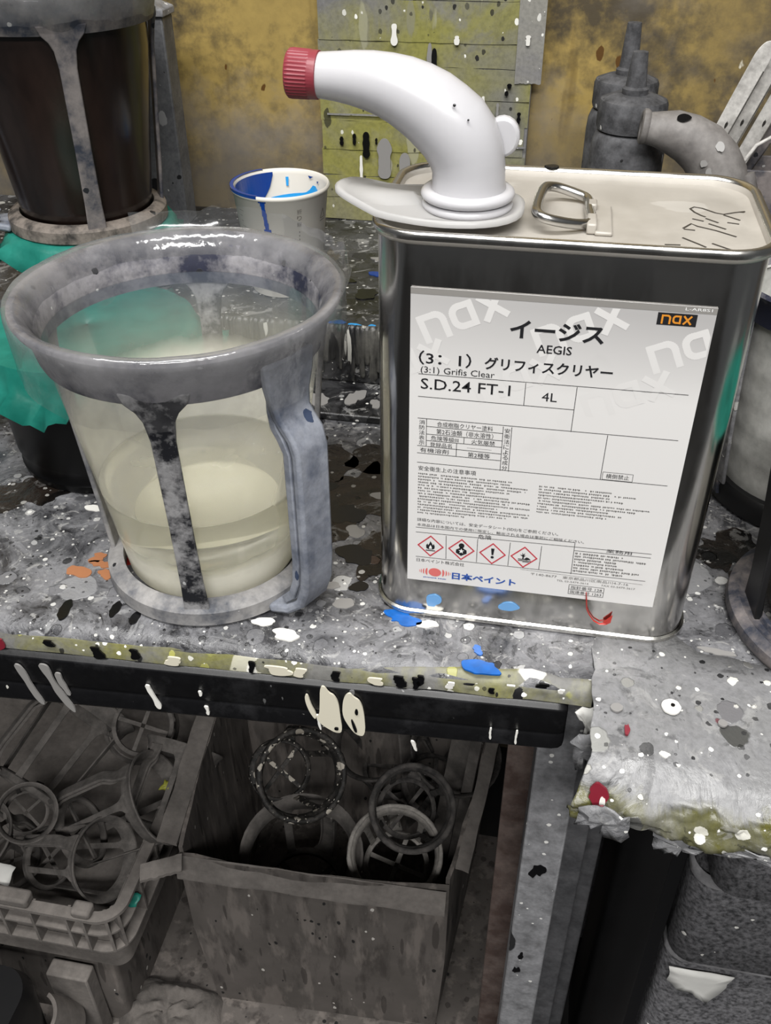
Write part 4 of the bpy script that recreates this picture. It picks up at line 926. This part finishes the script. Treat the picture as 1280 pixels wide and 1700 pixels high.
# black pail with teal film in front of it
pail = thing('black_pail', 'black pail under draped teal film behind the front jug', 'pail', (-.3058, .085, .0008))
MB().lathe([(0, 0), (.0595, 0), (.0605, .0018), (.0612, .006), (.0600, .008), (.0612, .016), (.0622, .018), (.0665, .088), (.0690, .090), (.0690, .094), (.065, .094), (0, .093)], 64).build('pail', m_blackpail, pail, smooth=40)
drape(pail, .0700, .0952, .021, 5.1, m_teal, flare=.012)
sheet = torn([(-.055, .01), (.0, .02), (.012, -.02), (.008, -.05), (-.03, -.055), (-.06, -.045)], 'plastic_scrap', mk_film('pale_blue_film', .6, '#a9cdd6'), None, 12, (-.405, .105, .055), (1, .1, 0), (0, .35, 1), curl=.012)
tag(sheet, 'pale blue plastic scrap hanging beside the black pail', 'plastic sheet')

# ================================================================== paper cup
cup = thing('paper_cup', 'white paper cup with blue paint at its lip standing on the riser', 'cup', (-.2225, .270, .0542))
CT, CB, CH = .0372, .0270, .0815
MB().lathe([(0, .004), (CB - .0006, .004), (CB, 0), (CB + .0008, .0), (CT, CH - .002), (CT + .0014, CH - .001), (CT + .0016, CH + .0008), (CT + .0006, CH + .0020), (CT - .0008, CH + .001), (CT - .0012, CH - .002), (CB - .0002, .005), (0, .005)], 64).build('cup', m_cup, cup, smooth=50)
def on_cup(mb, pts, out, mat=0):
    """patch of (azimuth deg, height) points laid on the cup's wall"""
    vs = []
    for az, z in pts:
        r = CB + .0008 + (CT - CB - .0008) * z / CH + out; vs.append((r * math.cos(R(az)), r * math.sin(R(az)), z))
    mb.add(vs, [tuple(range(len(vs)))], mat)
bp = MB()
AZ = lambda d: d
for k in range(20):                                        # deep blue lip: inside of the left wall and over the rim
    a0 = 116 + k * 5.2; zl, zl2 = [.002 + .034 * min(1, (q / 9) ** .6) for q in (k, k + 1)]
    on_cup(bp, [(a0, CH), (a0 + 5.2, CH), (a0 + 5.2, CH - zl2), (a0, CH - zl)], -.0024, 0)
for k in range(26):
    a0 = 128 + k * 5; on_cup(bp, [(a0, CH + .0024), (a0 + 5, CH + .0024), (a0 + 5, CH + .0002), (a0, CH + .0002)], .0017, 0)
    on_cup(bp, [(a0, CH + .0026), (a0 + 5, CH + .0026), (a0 + 5, CH + .0026), (a0, CH + .0026)], 0, 0) if False else bp.add([((CT + q) * math.cos(R(b)), (CT + q) * math.sin(R(b)), CH + .0024) for b, q in ((a0, .0016), (a0 + 5, .0016), (a0 + 5, -.001), (a0, -.001))], [(0, 1, 2, 3)], 0)
w0 = 4.0
for k in range(10):
    z1 = CH - k * .0026; z0 = z1 - .0026; w = w0 * (1.2 if k < 1 else .62 + .1 * math.sin(k * 2)) + (2.5 if k > 8 else 0); c = -96 + k * .35
    on_cup(bp, [(c - w, z0), (c + w, z0), (c + w, z1), (c - w, z1)], .0008, 0)
for k in range(14):
    a0 = 38 + k * 6; d, d2 = [(.017, .011, .008, .008, .012, .0145, .0155, .016, .0165, .017, .0175, .018, .0185, .019, .0195)[k + q] for q in (0, 1)]
    on_cup(bp, [(a0, CH - d), (a0 + 6, CH - d2), (a0 + 6, CH - .050), (a0, CH - .050)], -.0026, 1)
on_cup(bp, [(95, CH - .004), (99, CH - .004), (98.5, CH - .011), (95.5, CH - .011)], -.0024, 1)
on_cup(bp, [(56, CH - .0015), (66, CH - .0015), (63, CH - .0035)], -.0024, 0); on_cup(bp, [(44, CH - .0035), (49, CH - .004), (47, CH - .006)], -.0024, 0)
bp.build('blue_paint', [p_dblue, p_lblue], cup, smooth=0)
cpn = MB()
for k in range(9): on_cup(cpn, [(-136, CH - .012 - k * .0042), (-136 + (9 if k % 3 == 0 else 5), CH - .012 - k * .0042), (-136 + (9 if k % 3 == 0 else 5), CH - .0123 - k * .0042), (-136, CH - .0123 - k * .0042)], .0006)
for k in range(12): on_cup(cpn, [(-52.6, CH - .026 - k * .003), (-51.4, CH - .026 - k * .003), (-51.4, CH - .0272 - k * .003), (-52.6, CH - .0272 - k * .003)], .0006)
for ch, z in (('折', .0085), ('り', .0135), ('線', .0185)):
    vs, fs = text_polys(ch); ax, bx = min(v[0] for v in vs), max(v[0] for v in vs); ay, by = min(v[1] for v in vs), max(v[1] for v in vs); b = len(cpn.v); out = []
    for x, y in vs:
        az = -52 + ((x - ax) / (bx - ax) - .5) * 6.2; zz = CH - z - .0038 + (y - ay) / (by - ay) * .0038; r = CB + .0008 + (CT - CB - .0008) * zz / CH + .0006
        out.append((r * math.cos(R(az)), r * math.sin(R(az)), zz))
    cpn.add(out, fs)
for (a, b, c, d) in ((-12, CH - .0135, -6, CH - .0205), (-6, CH - .0205, -17, CH - .0205), (-17, CH - .0205, -12, CH - .0135), (-18, CH - .0225, -5, CH - .0225)):
    on_cup(cpn, [(a - .7, b), (a + .7, b), (c + .7, d), (c - .7, d)] if abs(b - d) > 1e-5 else [(a, b), (c, d), (c, d - .0005), (a, b - .0005)], .0006)
cpn.build('cup_print', ink('cup_grey_ink', '#6a6660'), cup, smooth=0)

# ================================================================== bottles, spout, spatulas behind the can
def bottle(loc, s, label, tilt=0, nz=.026):
    b = thing('dispenser_bottle', label, 'bottle', loc, (0, R(tilt), 0), 'grey bottles behind the can', s)
    MB().lathe([(0, 0), (.0245, 0), (.0262, .002), (.0265, .006), (.0262, .118), (.0255, .126), (.0235, .1315), (.0205, .1335), (0, .1335)], 48).build('bottle_body', m_bottle, b, smooth=40)
    MB().lathe([(.0200, .0955), (.0232, .0962), (.0236, .0985), (.0236, .113), (.0228, .1155), (.0150, .1185), (.0120, .1190), (0, .1190)], 64, wob=lambda a, i, r, z: (r + (.0003 * math.cos(36 * a) if 2 <= i <= 3 else 0), z + .038)).build('screw_cap', m_bottle, b, smooth=35)
    MB().lathe([(.0088, .1568), (.0090, .1605), (.0072, .1620), (.0068, .1655), (.0052, .1568 + nz), (.0050, .1576 + nz), (0, .1580 + nz)], 32).build('nozzle', m_bottle, b, smooth=40)
bottle((.0335, .335, .0540), 1.0, 'rear grey sprayed bottle with tall nozzle', 0, .034)
bottle((.0370, .272, .0540), 1.0, 'front grey spattered bottle with short nozzle')
pot = thing('spout_can', 'grey dusty can with curved open spout behind the bottles', 'can', (.1010, .234, .0540))
MB().loft([rrect(-.05, .05, -.035, .035, .012, z) for z in (0, .002)] + [rrect(-.0495, .0495, -.0345, .0345, .012, z) for z in (.004, .072)] + [rrect(-.051, .051, -.036, .036, .013, .074), rrect(-.051, .051, -.036, .036, .013, .077), rrect(-.048, .048, -.033, .033, .011, .0755)]).build('body', m_spout_grey, pot, smooth=40, bevel=.0004)
gp = [(.0, .086, .0165), (.0, .097, .0158), (-.0005, .105, .0156), (-.003, .114, .0158), (-.008, .122, .0154), (-.015, .129, .0146), (-.024, .134, .0132), (-.033, .137, .0118), (-.041, .1380, .0096), (-.047, .1385, .0084)]
gs = MB().tube([(x, 0, z) for x, z, r in gp], [r for x, z, r in gp], 32).build('spout', m_spout_grey, pot, smooth=70, loc=(0, 0, -.018))
gs.scale = (1.17, 1.17, 1.17)
MB().lathe([(.0060, -.001), (.0086, 0), (.0096, .0015), (.0096, .0036), (.0082, .0046), (.0064, .0042), (.0060, .003)], 32, closed=True, X=Matrix.Translation((-.0465, 0, .139)) @ Euler((0, R(-86), 0)).to_matrix().to_4x4()).build('mouth_ring', m_spout_grey, gs, smooth=50)
MB().lathe([(0, -.0005), (.0062, -.0005), (.0062, .0005), (0, .0005)], 24, X=Matrix.Translation((-.0488, 0, .1392)) @ Euler((0, R(-86), 0)).to_matrix().to_4x4()).build('mouth_dark_disc', m_black, gs)  # flat black disc paints the shaded inside of the closed spout
MB().tube([(.0125, -.006, .088), (.0155, -.009, .098), (.0158, -.006, .108), (.012, -.0045, .117)], .004, 10).build('side_seam', m_spout_grey, gs, smooth=60)
MB().tube([(.002, -.0165, .0885), (.006, -.0160, .0925), (.0085, -.0155, .0945), (.0125, -.0145, .0955)], [.0008, .0013, .0015, .0006], 8, flat=.6).build('paint_blob', p_white, gs)
MB().prism(blob(0, 0, .0042, .0025, random.Random(2), 12, .2), 0, .0006, X=Matrix.Translation((-.0285, -.0072, .1462)) @ Euler((R(35), 0, R(4))).to_matrix().to_4x4()).build('paint_blob', p_black, gs)
for x, z, r in ((-.0145, .1245, .0022), (-.011, .1195, .0026), (-.0085, .117, .0016), (-.007, .133, .003)):
    MB().prism(blob(0, 0, r * .8, r, random.Random(int(z * 9999)), 12, .3), 0, .0007, X=Matrix.Translation((x, -.0153 if z < .13 else -.0125, z)) @ Euler((R(82 if z < .13 else 60), 0, 0)).to_matrix().to_4x4()).build('paint_blob', p_grey, gs)
# little clutter between bottle and spout: an upturned lid of dark plastic
clip = thing('plastic_clip', 'small dark plastic bracket lying between bottle and curved spout', 'bracket', (.070, .245, .0540))
MB().box(-.012, .016, -.009, .011, .0, .083).build('block', m_frame_dark, clip, bevel=.002)
MB().loft([[(-.010, -.010, .083), (.004, -.010, .083), (.004, .008, .083), (-.010, .008, .083)], [(-.012, -.004, .103), (-.006, -.004, .104), (-.006, .004, .104), (-.012, .004, .103)]]).build('tab', m_frame_dark, clip, bevel=.001)
# spatula holder and spatulas
hold = thing('spatula_holder', 'dark open holder of spatulas at the right edge', 'holder', (.120, .345, .0540))
MB().box(-.026, .05, -.022, .022, 0, .003).box(-.026, -.0235, -.022, .022, .003, .095).box(.0475, .05, -.022, .022, .003, .095).box(-.0235, .0475, -.022, -.0195, .003, .095).box(-.0235, .0475, .0195, .022, .003, .095).build('holder', m_frame_dark, hold, bevel=.0008)
MB().tube([(.0, -.023, .085), (.004, -.030, .10), (.012, -.032, .116), (.022, -.030, .122), (.03, -.024, .112)], .0014, 8).build('wire_loop', m_steel, hold, smooth=60)
for i, (x, y, tilt, L, lab_) in enumerate(((.0950, .336, 19, .190, 'leftmost smeared steel spatula leaning right'), (.1075, .345, 19, .188, 'second bright steel spatula beside the leftmost one'), (.122, .349, 20, .186, 'third steel spatula partly cut by the right edge'), (.124, .358, 24, .130, 'short dark spatula behind the others'))):
    t = thing('spatula', lab_, 'spatula', (x - .028, y, .0580), (R(3), R(tilt), 0), 'spatulas in the holder')
    w0, w1 = .0042, .0062; sec = []
    for q in (0, .1, .2, .35, .5, .65, .8, .9, .93, .945, .96, .975, .985, .993, 1):
        z = L * q; w = (w0 + (w1 - w0) * min(1, q * 1.25)) * (math.sqrt(max(0.01, 1 - ((q - .93) / .07) ** 2)) if q > .93 else 1)
        sec.append([(-w, -.0009, z), (w, -.0009, z), (w * .9, .0011, z), (-w * .9, .0011, z)])
    hmesh = MB().loft(sec).build('blade', m_steel if i < 3 else m_frame_dark, t, smooth=50, bevel=.0005)
    MB().tube([(w1 * .9, -.001, L * .15), (w1 * .93, -.001, L * .9)], .0006, 6).build('edge', m_wire, t)

# ================================================================== jugs at the right edge
rj = thing('measuring_jug', 'pale ridged measuring jug half hidden behind the can', 'jug', (.171, .118, .0008))
MB().lathe([(.0560, 0), (.0600, .001), (.0605, .012), (.0575, .016), (.0535, .016), (.0530, .006)], 56, closed=True).build('base_ring', m_black, rj, smooth=40)
MB().lathe([(0, .008), (.0500, .008), (.0520, .011)] + [(.0520 + .0122 * k / 24 + (.0005 if k % 4 == 2 else 0), .012 + .118 * k / 24) for k in range(25)] + [(.066, .131), (.066, .133), (.063, .133)], 72).build('cup_wall', m_jug_pale, rj, smooth=40)
q = MB(); strip3(q, [(.0690, .132), (.0665, .09), (.0635, .05), (.0600, .014), (.0600, .006)], 196, [.03, .016, .015, .016, .02], .003); q.build('rib', m_frame_dark, rj, bevel=.0008)
q = MB(); strip3(q, [(.0700, .132), (.0676, .09), (.0645, .05), (.0612, .016)], 205, [.012, .011, .010, .010], .0025); q.build('paint_crust', m_papertape, rj, bevel=.0012)
MB().lathe([(.0665, .130), (.0690, .131), (.0715, .144), (.0760, .150), (.0740, .152), (.0690, .147), (.0660, .135)], 56, closed=True).build('collar', m_frame, rj, smooth=40)
mk = MB()
vs, fs = text_polys('10'); ax, bx = min(v[0] for v in vs), max(v[0] for v in vs); out = []
for x, y in vs:
    az = 238 + (x - ax) / (bx - ax) * 9; z = .024 + y * .0085; r = .0520 + .0122 * (z - .012) / .118 + .0009; out.append((r * math.cos(R(az)), r * math.sin(R(az)), z))
mk.add(out, fs)
mk.build('scale_mark', ink('embossed_grey', '#a3a39d', .4), rj, smooth=0)

fj = thing('open_frame_jug', 'dark jug with wide base ring cut by the right edge', 'jug', (.1830, -.016, .0008))
MB().lathe([(.0625, 0), (.0700, .0005), (.0722, .004), (.0715, .009), (.0665, .012), (.0640, .0105), (.0605, .0105), (.0595, .013), (.0570, .013), (.0560, .004)], 80, closed=True).build('base_ring', m_frame_dark, fj, smooth=45)
MB().lathe([(0, .010), (.0500, .010), (.0518, .014), (.0585, .070), (.062, .100), (.060, .100), (.05, .02), (0, .016)], 64).build('cup_wall', m_jug_beige, fj, smooth=45)
q = MB(); strip3(q, [(.0650, .105), (.0632, .07), (.0608, .03), (.0598, .010)], 186, [.03, .022, .020, .024], .004); q.build('rib', m_black, fj, bevel=.0008)
drape(fj, .0570, .1015, .010, 9.4, m_teal, flare=-.001)

# ================================================================== below the bench: crate, cardboard box, open jug cages
def cage_proto():
    c = thing('jug_frame', 'proto', 'jug frame', (0, 0, 0), group='discarded jug frames under the bench')
    jug_frame(c, [0, 90, 180, 270], 45, (m_cage, m_cage, m_cage, m_cage), spokes=4, n=36)
    return c
# cardboard box
bx = thing('cardboard_box', 'grimy grey cardboard box of jug frames on the floor', 'box', (-.170, .165, -.698))
BW0, BW1, BD = .126, .139, .122
def wallpoly(p0, p1, zb, zt, t, name, mat, flap=None):
    (x0, y0), (x1, y1) = p0, p1; n = 16; d = Vector((x1 - x0, y1 - y0)).normalized(); nn = Vector((d.y, -d.x)); loops = []
    for i in range(n + 1):
        q = i / n; x, y = x0 + (x1 - x0) * q, y0 + (y1 - y0) * q
        b = .004 * math.sin(PI * q) + .0016 * mnoise.noise(Vector((q * 6, zt * 9, x0 * 40)))
        zt2 = zt + .003 * mnoise.noise(Vector((q * 9, 2, y0 * 30)))
        inw = (.985, .985)
        loops.append([(x * .95, y * .95, zb), (x + nn.x * b, y + nn.y * b, (zb + zt) * .55), (x + nn.x * b * 1.2, y + nn.y * b * 1.2, zt2), (x + nn.x * (b * 1.2 - t), y + nn.y * (b * 1.2 - t), zt2), (x + nn.x * (b - t), y + nn.y * (b - t), (zb + zt) * .55), (x * .95 - nn.x * t, y * .95 - nn.y * t, zb)])
    return MB().loft(loops).build(name, mat, bx, smooth=50)
HB = .278
wallpoly((-BW0, -BD - .012), (.130, -BD), 0, HB, .004, 'front_panel', m_card)
wallpoly((.130, -BD + .006), (.152, BD), 0, HB + .006, .004, 'side_panel', m_card)
wallpoly((-.150, BD), (-BW0, -BD - .008), 0, HB + .010, .004, 'side_panel', m_card)
wallpoly((.152, BD), (-.150, BD), 0, HB + .02, .004, 'back_panel', m_card)
MB().box(-.12, .12, -.118, .115, .0005, .004).build('bottom', m_card, bx)
# rolled top flaps
def flap(pa, pb, w, up, name, seed):
    a, b = Vector(pa), Vector(pb); n = 18; loops = []; rr = random.Random(seed); W = Vector(up)
    for i in range(n + 1):
        q = i / n; p = a.lerp(b, q); k = 1 + .12 * mnoise.noise(Vector((q * 7, seed, 0)))
        e = W * w * k; t = Vector((0, 0, .0018))
        s_ = p + Vector((0, 0, .0015 * mnoise.noise(Vector((q * 5, seed, 4)))))
        loops.append([s_, s_ + e * .5 + Vector((0, 0, .0012)), s_ + e, s_ + e - t * 2, s_ + e * .5 - t * 1.4, s_ - t * 2])
    return MB().loft(loops).build(name, m_crate, bx, smooth=50)
flap((-BW0 - .001, -BD - .0125, HB + .002), (.128, -BD - .004, HB + .001), .026, (-.0, -.28, -.96), 'front_flap', 2)
flap((-.152, BD, HB + .012), (-BW0 - .001, -BD - .008, HB + .012), .020, (-.95, -.05, .2), 'left_flap', 3)
flap((.133, -BD + .02, HB + .006), (.154, BD, HB + .010), .014, (.90, 0, -.3), 'right_flap', 4)
flap((-BW0 + .006, -BD - .014, HB + .008), (-BW0 - .032, -BD - .026, HB - .002), .014, (.25, -.9, -.5), 'torn_strip', 5)

crate = thing('plastic_crate', 'dusty grey ribbed plastic crate of jug frames at bottom left', 'crate', (-.490, .125, -.5620))
CX0, CX1, CY0, CY1 = -.20, .152, -.152, .165; CZ = .104
def crate_mesh():
    rim = MB(); pts = lambda o, z, r=.028: rrect(CX0 - o, CX1 + o, CY0 - o, CY1 + o, r + o, z, 8)
    rim.loft([pts(.000, CZ - .004), pts(.0, CZ - .0), pts(-.011, CZ), pts(-.013, CZ - .004), pts(-.013, CZ - .02), pts(-.010, CZ - .02), pts(-.009, CZ - .008)], closed=True)
    rim.build('rim', m_crate, crate, smooth=40)
    b = MB(); b.loft([pts(-.016, .0), pts(-.013, .002), pts(-.0125, CZ - .008), pts(-.0155, CZ - .008), pts(-.018, .006)], cap1=True)
    b.build('basket', m_crate, crate, smooth=40)
    for z in (CZ - .026, CZ - .055):
        q = MB(); q.loft([pts(-.012, z - .0012), pts(-.001, z - .0012), pts(-.001, z + .0012), pts(-.012, z + .0012)], closed=True); q.build('ledge', m_crate, crate, smooth=40)
    q = MB()
    for x in (-.17, -.12, -.085, -.045, -.005, .03, .062, .098, .115):
        q2 = MB().box(x - .0014, x + .0014, CY0 + .0005, CY0 + .013, CZ - .056, CZ - .001); q2.build('stiffener', m_crate, crate)
    for y in (-.10, -.06, -.02, .02, .06, .1):
        q2 = MB().box(CX1 - .013, CX1 - .0005, y - .0014, y + .0014, CZ - .056, CZ - .001); q2.build('stiffener', m_crate, crate)
    for a in (300, 325): 
        c, s = math.cos(R(a)), math.sin(R(a)); X = Matrix.Translation((CX1 - .028, CY0 + .028, 0)) @ Matrix.Rotation(R(a), 4, 'Z')
        MB().box(.0155, .0275, -.0014, .0014, CZ - .056, CZ - .001, X=X).build('stiffener', m_crate, crate)
    # front grip cut: raised lips either side
    MB().box(-.02, .062, CY0 + .0005, CY0 + .015, CZ, CZ + .012).build('rim_lip', m_crate, crate, bevel=.003)
    MB().box(.105, CX1 - .028, CY0 + .0005, CY0 + .015, CZ, CZ + .010).build('rim_lip', m_crate, crate, bevel=.003)
crate_mesh()

cart = thing('dusty_carton', 'flattened dusty carton under the grey crate', 'carton', (-.500, .120, -.698))
MB().loft([rrect(-.19, .125, -.125, .14, .006, 0), rrect(-.188, .128, -.128, .14, .006, .07), rrect(-.19, .125, -.122, .14, .006, .1345)]).build('carton', m_card, cart, smooth=40)
MB().box(.06, .105, -.146, -.128, 0, .118).build('side_flap', m_crate, cart, bevel=.002)

proto = cage_proto()
def cage(ring, axis, roll, s, label, mat=None, first=[True], base=False):
    """open jug cage whose collar (or base ring) is centred on ring, its axis pointing along axis"""
    d = Vector(axis).normalized(); q = d.to_track_quat('Z', 'Y') @ Euler((0, 0, R(roll))).to_quaternion()
    loc = Vector(ring) - d * (.174 * s if not base else 0); rot = q.to_euler()
    if first[0]:
        first[0] = False; proto.location = loc; proto.rotation_euler = rot; proto.scale = (s,) * 3; proto['label'] = label; return proto
    return dup(proto, loc, rot, label, s, mat)
# in the crate
cage((-.462, .205, -.432), (.30, .80, .30), 10, .66, 'jug frame lying with its side windows up at the crate\'s back left')
cage((-.392, .178, -.425), (-.36, .54, -.72), 15, .52, 'small jug frame showing its spoked base ring at the crate\'s back', base=True)
cage((-.345, .105, -.440), (.80, .22, .45), 35, .60, 'jug frame lying diagonally in the middle of the crate, collar to the right')
cage((-.462, .052, -.425), (.45, -.48, .75), 0, .36, 'small round jug frame facing up at the crate\'s left edge')
cage((-.380, .040, -.462), (.62, -.10, .30), 60, .50, 'jug frame lying just behind the crate\'s front rim')
cage((-.345, .175, -.445), (.10, .75, .45), 20, .52, 'jug frame leaning along the crate\'s right wall')
cage((-.520, .035, -.455), (-.10, -.30, .9), 20, .50, 'jug frame half cut by the left picture edge')
# in the cardboard box
ring_a = cage((-.199, .128, -.402), (.46, -.55, .70), 10, .545, 'white-spattered black jug frame with its ring facing up in the cardboard box', m_cage_spotted)
ring_b = cage((-.086, .118, -.413), (.16, -.56, .80), 25, .500, 'dark jug frame with spokes at the right of the box', m_cage_dark)
ring_c = cage((-.1000, .098, -.462), (.06, -.44, .90), 50, .57, 'pale ringed jug frame nearest the box front', m_cage_light)
cage((-.200, .105, -.500), (.10, -.25, .95), 10, .78, 'grey jug frame sunk behind the box front panel', m_cage)
cage((-.055, .225, -.450), (.25, -.25, .93), 30, .62, 'dark jug frame standing at the back right of the box', m_cage_dark)
cage((-.150, .245, -.470), (-.15, -.35, .90), 0, .62, 'dark jug frame at the back of the box', m_cage_dark)

def crust(cg, mat, r, name):
    MB().lathe([(.0805 + r * math.cos(2 * PI * k / 10), .1715 + r * math.sin(2 * PI * k / 10)) for k in range(10)], 60, closed=True, wob=lambda a, i, rr, z: (rr + .0016 * mnoise.noise(Vector((math.cos(a) * 4, math.sin(a) * 4, i))), z + .0012 * mnoise.noise(Vector((math.cos(a) * 5, math.sin(a) * 5, i + 9))))).build(name, mat, cg, smooth=60)
crust(ring_a, m_cage_spotted, .0058, 'paint_crust'); crust(ring_b, m_cage_dark, .0060, 'rim_crust'); crust(ring_c, m_cage_light, .0040, 'rim_crust')
for i, (x, y, z, ax, L, lb) in enumerate(((-.068, .20, -.62, (.10, .22, 1), .24, 'wide dusty stick leaning at the back right of the box'), (-.105, .245, -.62, (-.08, .05, 1), .25, 'dusty stick standing upright at the box back'), (-.052, .165, -.62, (.09, .20, 1), .22, 'narrow dusty stick beside the box\'s right wall'))):
    t = MB().box(-.012 + .003 * i, .012 - .003 * i, -.0015, .0015, 0, L).build('stick', m_cage, bevel=.0006, loc=(x, y, z), rot=Vector(ax).to_track_quat('Z', 'Y').to_euler())
    tag(t, lb, 'stick')
# bins under the side table
def bin_(x0, x1, y0, y1, z0, z1, name, lab_, lip, tape=None):
    t = thing(name, lab_, 'bin', ((x0 + x1) / 2, (y0 + y1) / 2, z0), group='stacked bins under the side table'); w = (x1 - x0) / 2; d = (y1 - y0) / 2; h = z1 - z0
    MB().loft([rrect(-w + .004, w - .004, -d + .004, d - .004, .012, 0), rrect(-w, w, -d, d, .014, .006), rrect(-w, w, -d, d, .014, h - lip), rrect(-w + .004, w - .004, -d + .006, d - .004, .012, h - .0008)]).build('tub', m_bin, t, smooth=50)
    MB().loft([rrect(-w, w, -d + .001, d, .014, h - lip), rrect(-w - .0015, w + .0015, -d - .0015, d + .0015, .015, h - lip + .0015), rrect(-w - .0015, w + .0015, -d - .0015, d + .0015, .015, h - .002), rrect(-w, w, -d, d, .014, h - .0005)], cap0=False, cap1=False).build('lip', m_bin_lip, t, smooth=50)
    return t
bb = bin_(.108, .36, -.112, .12, -.698, -.196, 'storage_bin', 'lowest dusty black bin with a torn white paper scrap', .010)
bin_(.1065, .36, -.121, .12, -.1955, -.102, 'storage_bin', 'middle grainy grey bin with white paint specks', .010)
bin_(.112, .36, -.135, .12, -.1015, -.040, 'storage_bin', 'topmost smooth grey bin under the side table', .006)
torn([(0, 0), (.038, .0), (.036, -.012), (.027, -.034), (.018, -.024), (.010, -.025), (.001, -.014)], 'paper_scrap', m_paper, bb, 21, (.111 - .234, -.1145 - .004, .489), (1, 0, 0), (0, .05, 1), curl=.001)
bin_shade = thing('bin_shade_sheet', 'added black sheet standing for the shaded left side of the bins', 'carton', (.1005, .0, -.698))
MB().box(-.004, .0035, -.105, .11, 0, .63).build('panel', m_black, bin_shade, bevel=.001)  # added black sheet in place of the bins' shaded left side
MB().box(-.0042, .0037, -.1062, -.105, 0, .632).build('edge_strip', m_black, bin_shade, bevel=.0006)

# floor clutter bottom left
mb = thing('black_bin', 'smooth dark bin cut by the bottom left corner', 'bin', (-.475, -.125, -.698))
MB().loft([rrect(-.10, .055, -.09, .07, .03, 0), rrect(-.105, .06, -.095, .075, .03, .17), rrect(-.10, .055, -.09, .07, .03, .185)]).build('tub', m_black, mb, smooth=50)
gb = thing('grey_pipe_offcut', 'short grey curved offcut beside the crate front', 'offcut', (-.425, -.045, -.640))
MB().lathe([(.020, -.004), (.024, -.004), (.024, .055), (.020, .055)], 28, closed=True, a0=-60, a1=70).build('offcut', m_crate, gb, rot=(R(20), R(-10), 0))
def lump(name, label, cat, x, y, rx, ry, h, seed, mat):
    m = MB(); n, k = 40, 10; vs = []; fs = []
    for j in range(k + 1):
        t = j / k
        for i in range(n):
            a = 2 * PI * i / n; q = 1 + .25 * mnoise.noise(Vector((math.cos(a) * 1.5 + seed, math.sin(a) * 1.5, 0)))
            z = h * (1 - t ** 3) * (.75 + .5 * mnoise.fractal(Vector((math.cos(a) * t * 3 + seed, math.sin(a) * t * 3, 1)), 1, 2, 3)) if j < k else .0
            vs.append((rx * q * t * math.cos(a), ry * q * t * math.sin(a), max(z, 0)))
    for j in range(k):
        for i in range(n): fs.append((j * n + i, j * n + (i + 1) % n, (j + 1) * n + (i + 1) % n, (j + 1) * n + i))
    o = m.add(vs, fs).build(name, mat, smooth=70, loc=(x, y, -.699)); return tag(o, label, cat)
lump('rag', 'crumpled grey rag on the floor between crate and box', 'rag', -.335, .005, .06, .045, .035, 1.5, m_rag)
lump('rag', 'flat dusty rag in front of the cardboard box', 'rag', -.27, -.06, .07, .03, .02, 4.5, m_rag)
fc = MB().loft([[(-.66, -.16, -.6998), (.05, -.16, -.6998), (.05, .30, -.6998), (-.66, .30, -.6998)], [(-.66, -.16, -.6985), (.05, -.16, -.6985), (.05, .30, -.6985), (-.66, .30, -.6985)]]).build('added_floor_sheet', m_card, smooth=0)  # added sheet, lightens the darkened floor under the bench
tag(fc, 'added cardboard sheet restoring the lighter floor tone under the bench', 'cardboard')
for nm, lb, mt, x, y, z, sd, k in (('film_scrap', 'tiny teal film scrap inside the crate\'s corner', m_teal, -.345, .012, -.478, 31, .8), ('tape_scrap', 'tiny yellow green tape scrap among the crate\'s jug frames', p_yel, -.345, .118, -.440, 32, .6), ('paper_scrap', 'white paper scrap at the crate\'s left edge', m_paper, -.470, .000, -.452, 33, 1.2), ('film_scrap', 'tiny teal film scrap on the floor by the rug', m_teal, -.345, -.050, -.690, 34, 1.0)):
    tag(torn([(-.01 * k, -.006 * k), (.008 * k, -.009 * k), (.012 * k, .005 * k), (-.004 * k, .010 * k)], nm, mt, None, sd, (x, y, z), (1, .2, 0), (-.1, .8, .5), curl=.004), lb, 'scrap')
rug = thing('loop_rug', 'grimy looped rug at the bottom edge', 'rug', (-.36, -.085, -.6995))
MB().box(-.05, .12, -.10, .045, .001, .007).build('mat', m_rug, rug, bevel=.002)
fr = MB(); rr = random.Random(2)
for k in range(420):
    x, y = rr.uniform(-.048, .118), rr.uniform(-.05, .044); a = rr.uniform(0, 6)
    fr.tube([(x, y, .005), (x + .003 * math.cos(a), y + .003 * math.sin(a), .012), (x + .006 * math.cos(a), y + .006 * math.sin(a), .006)], .0014, 5)
fr.build('loops', m_rug, rug, smooth=60, kind='stuff')
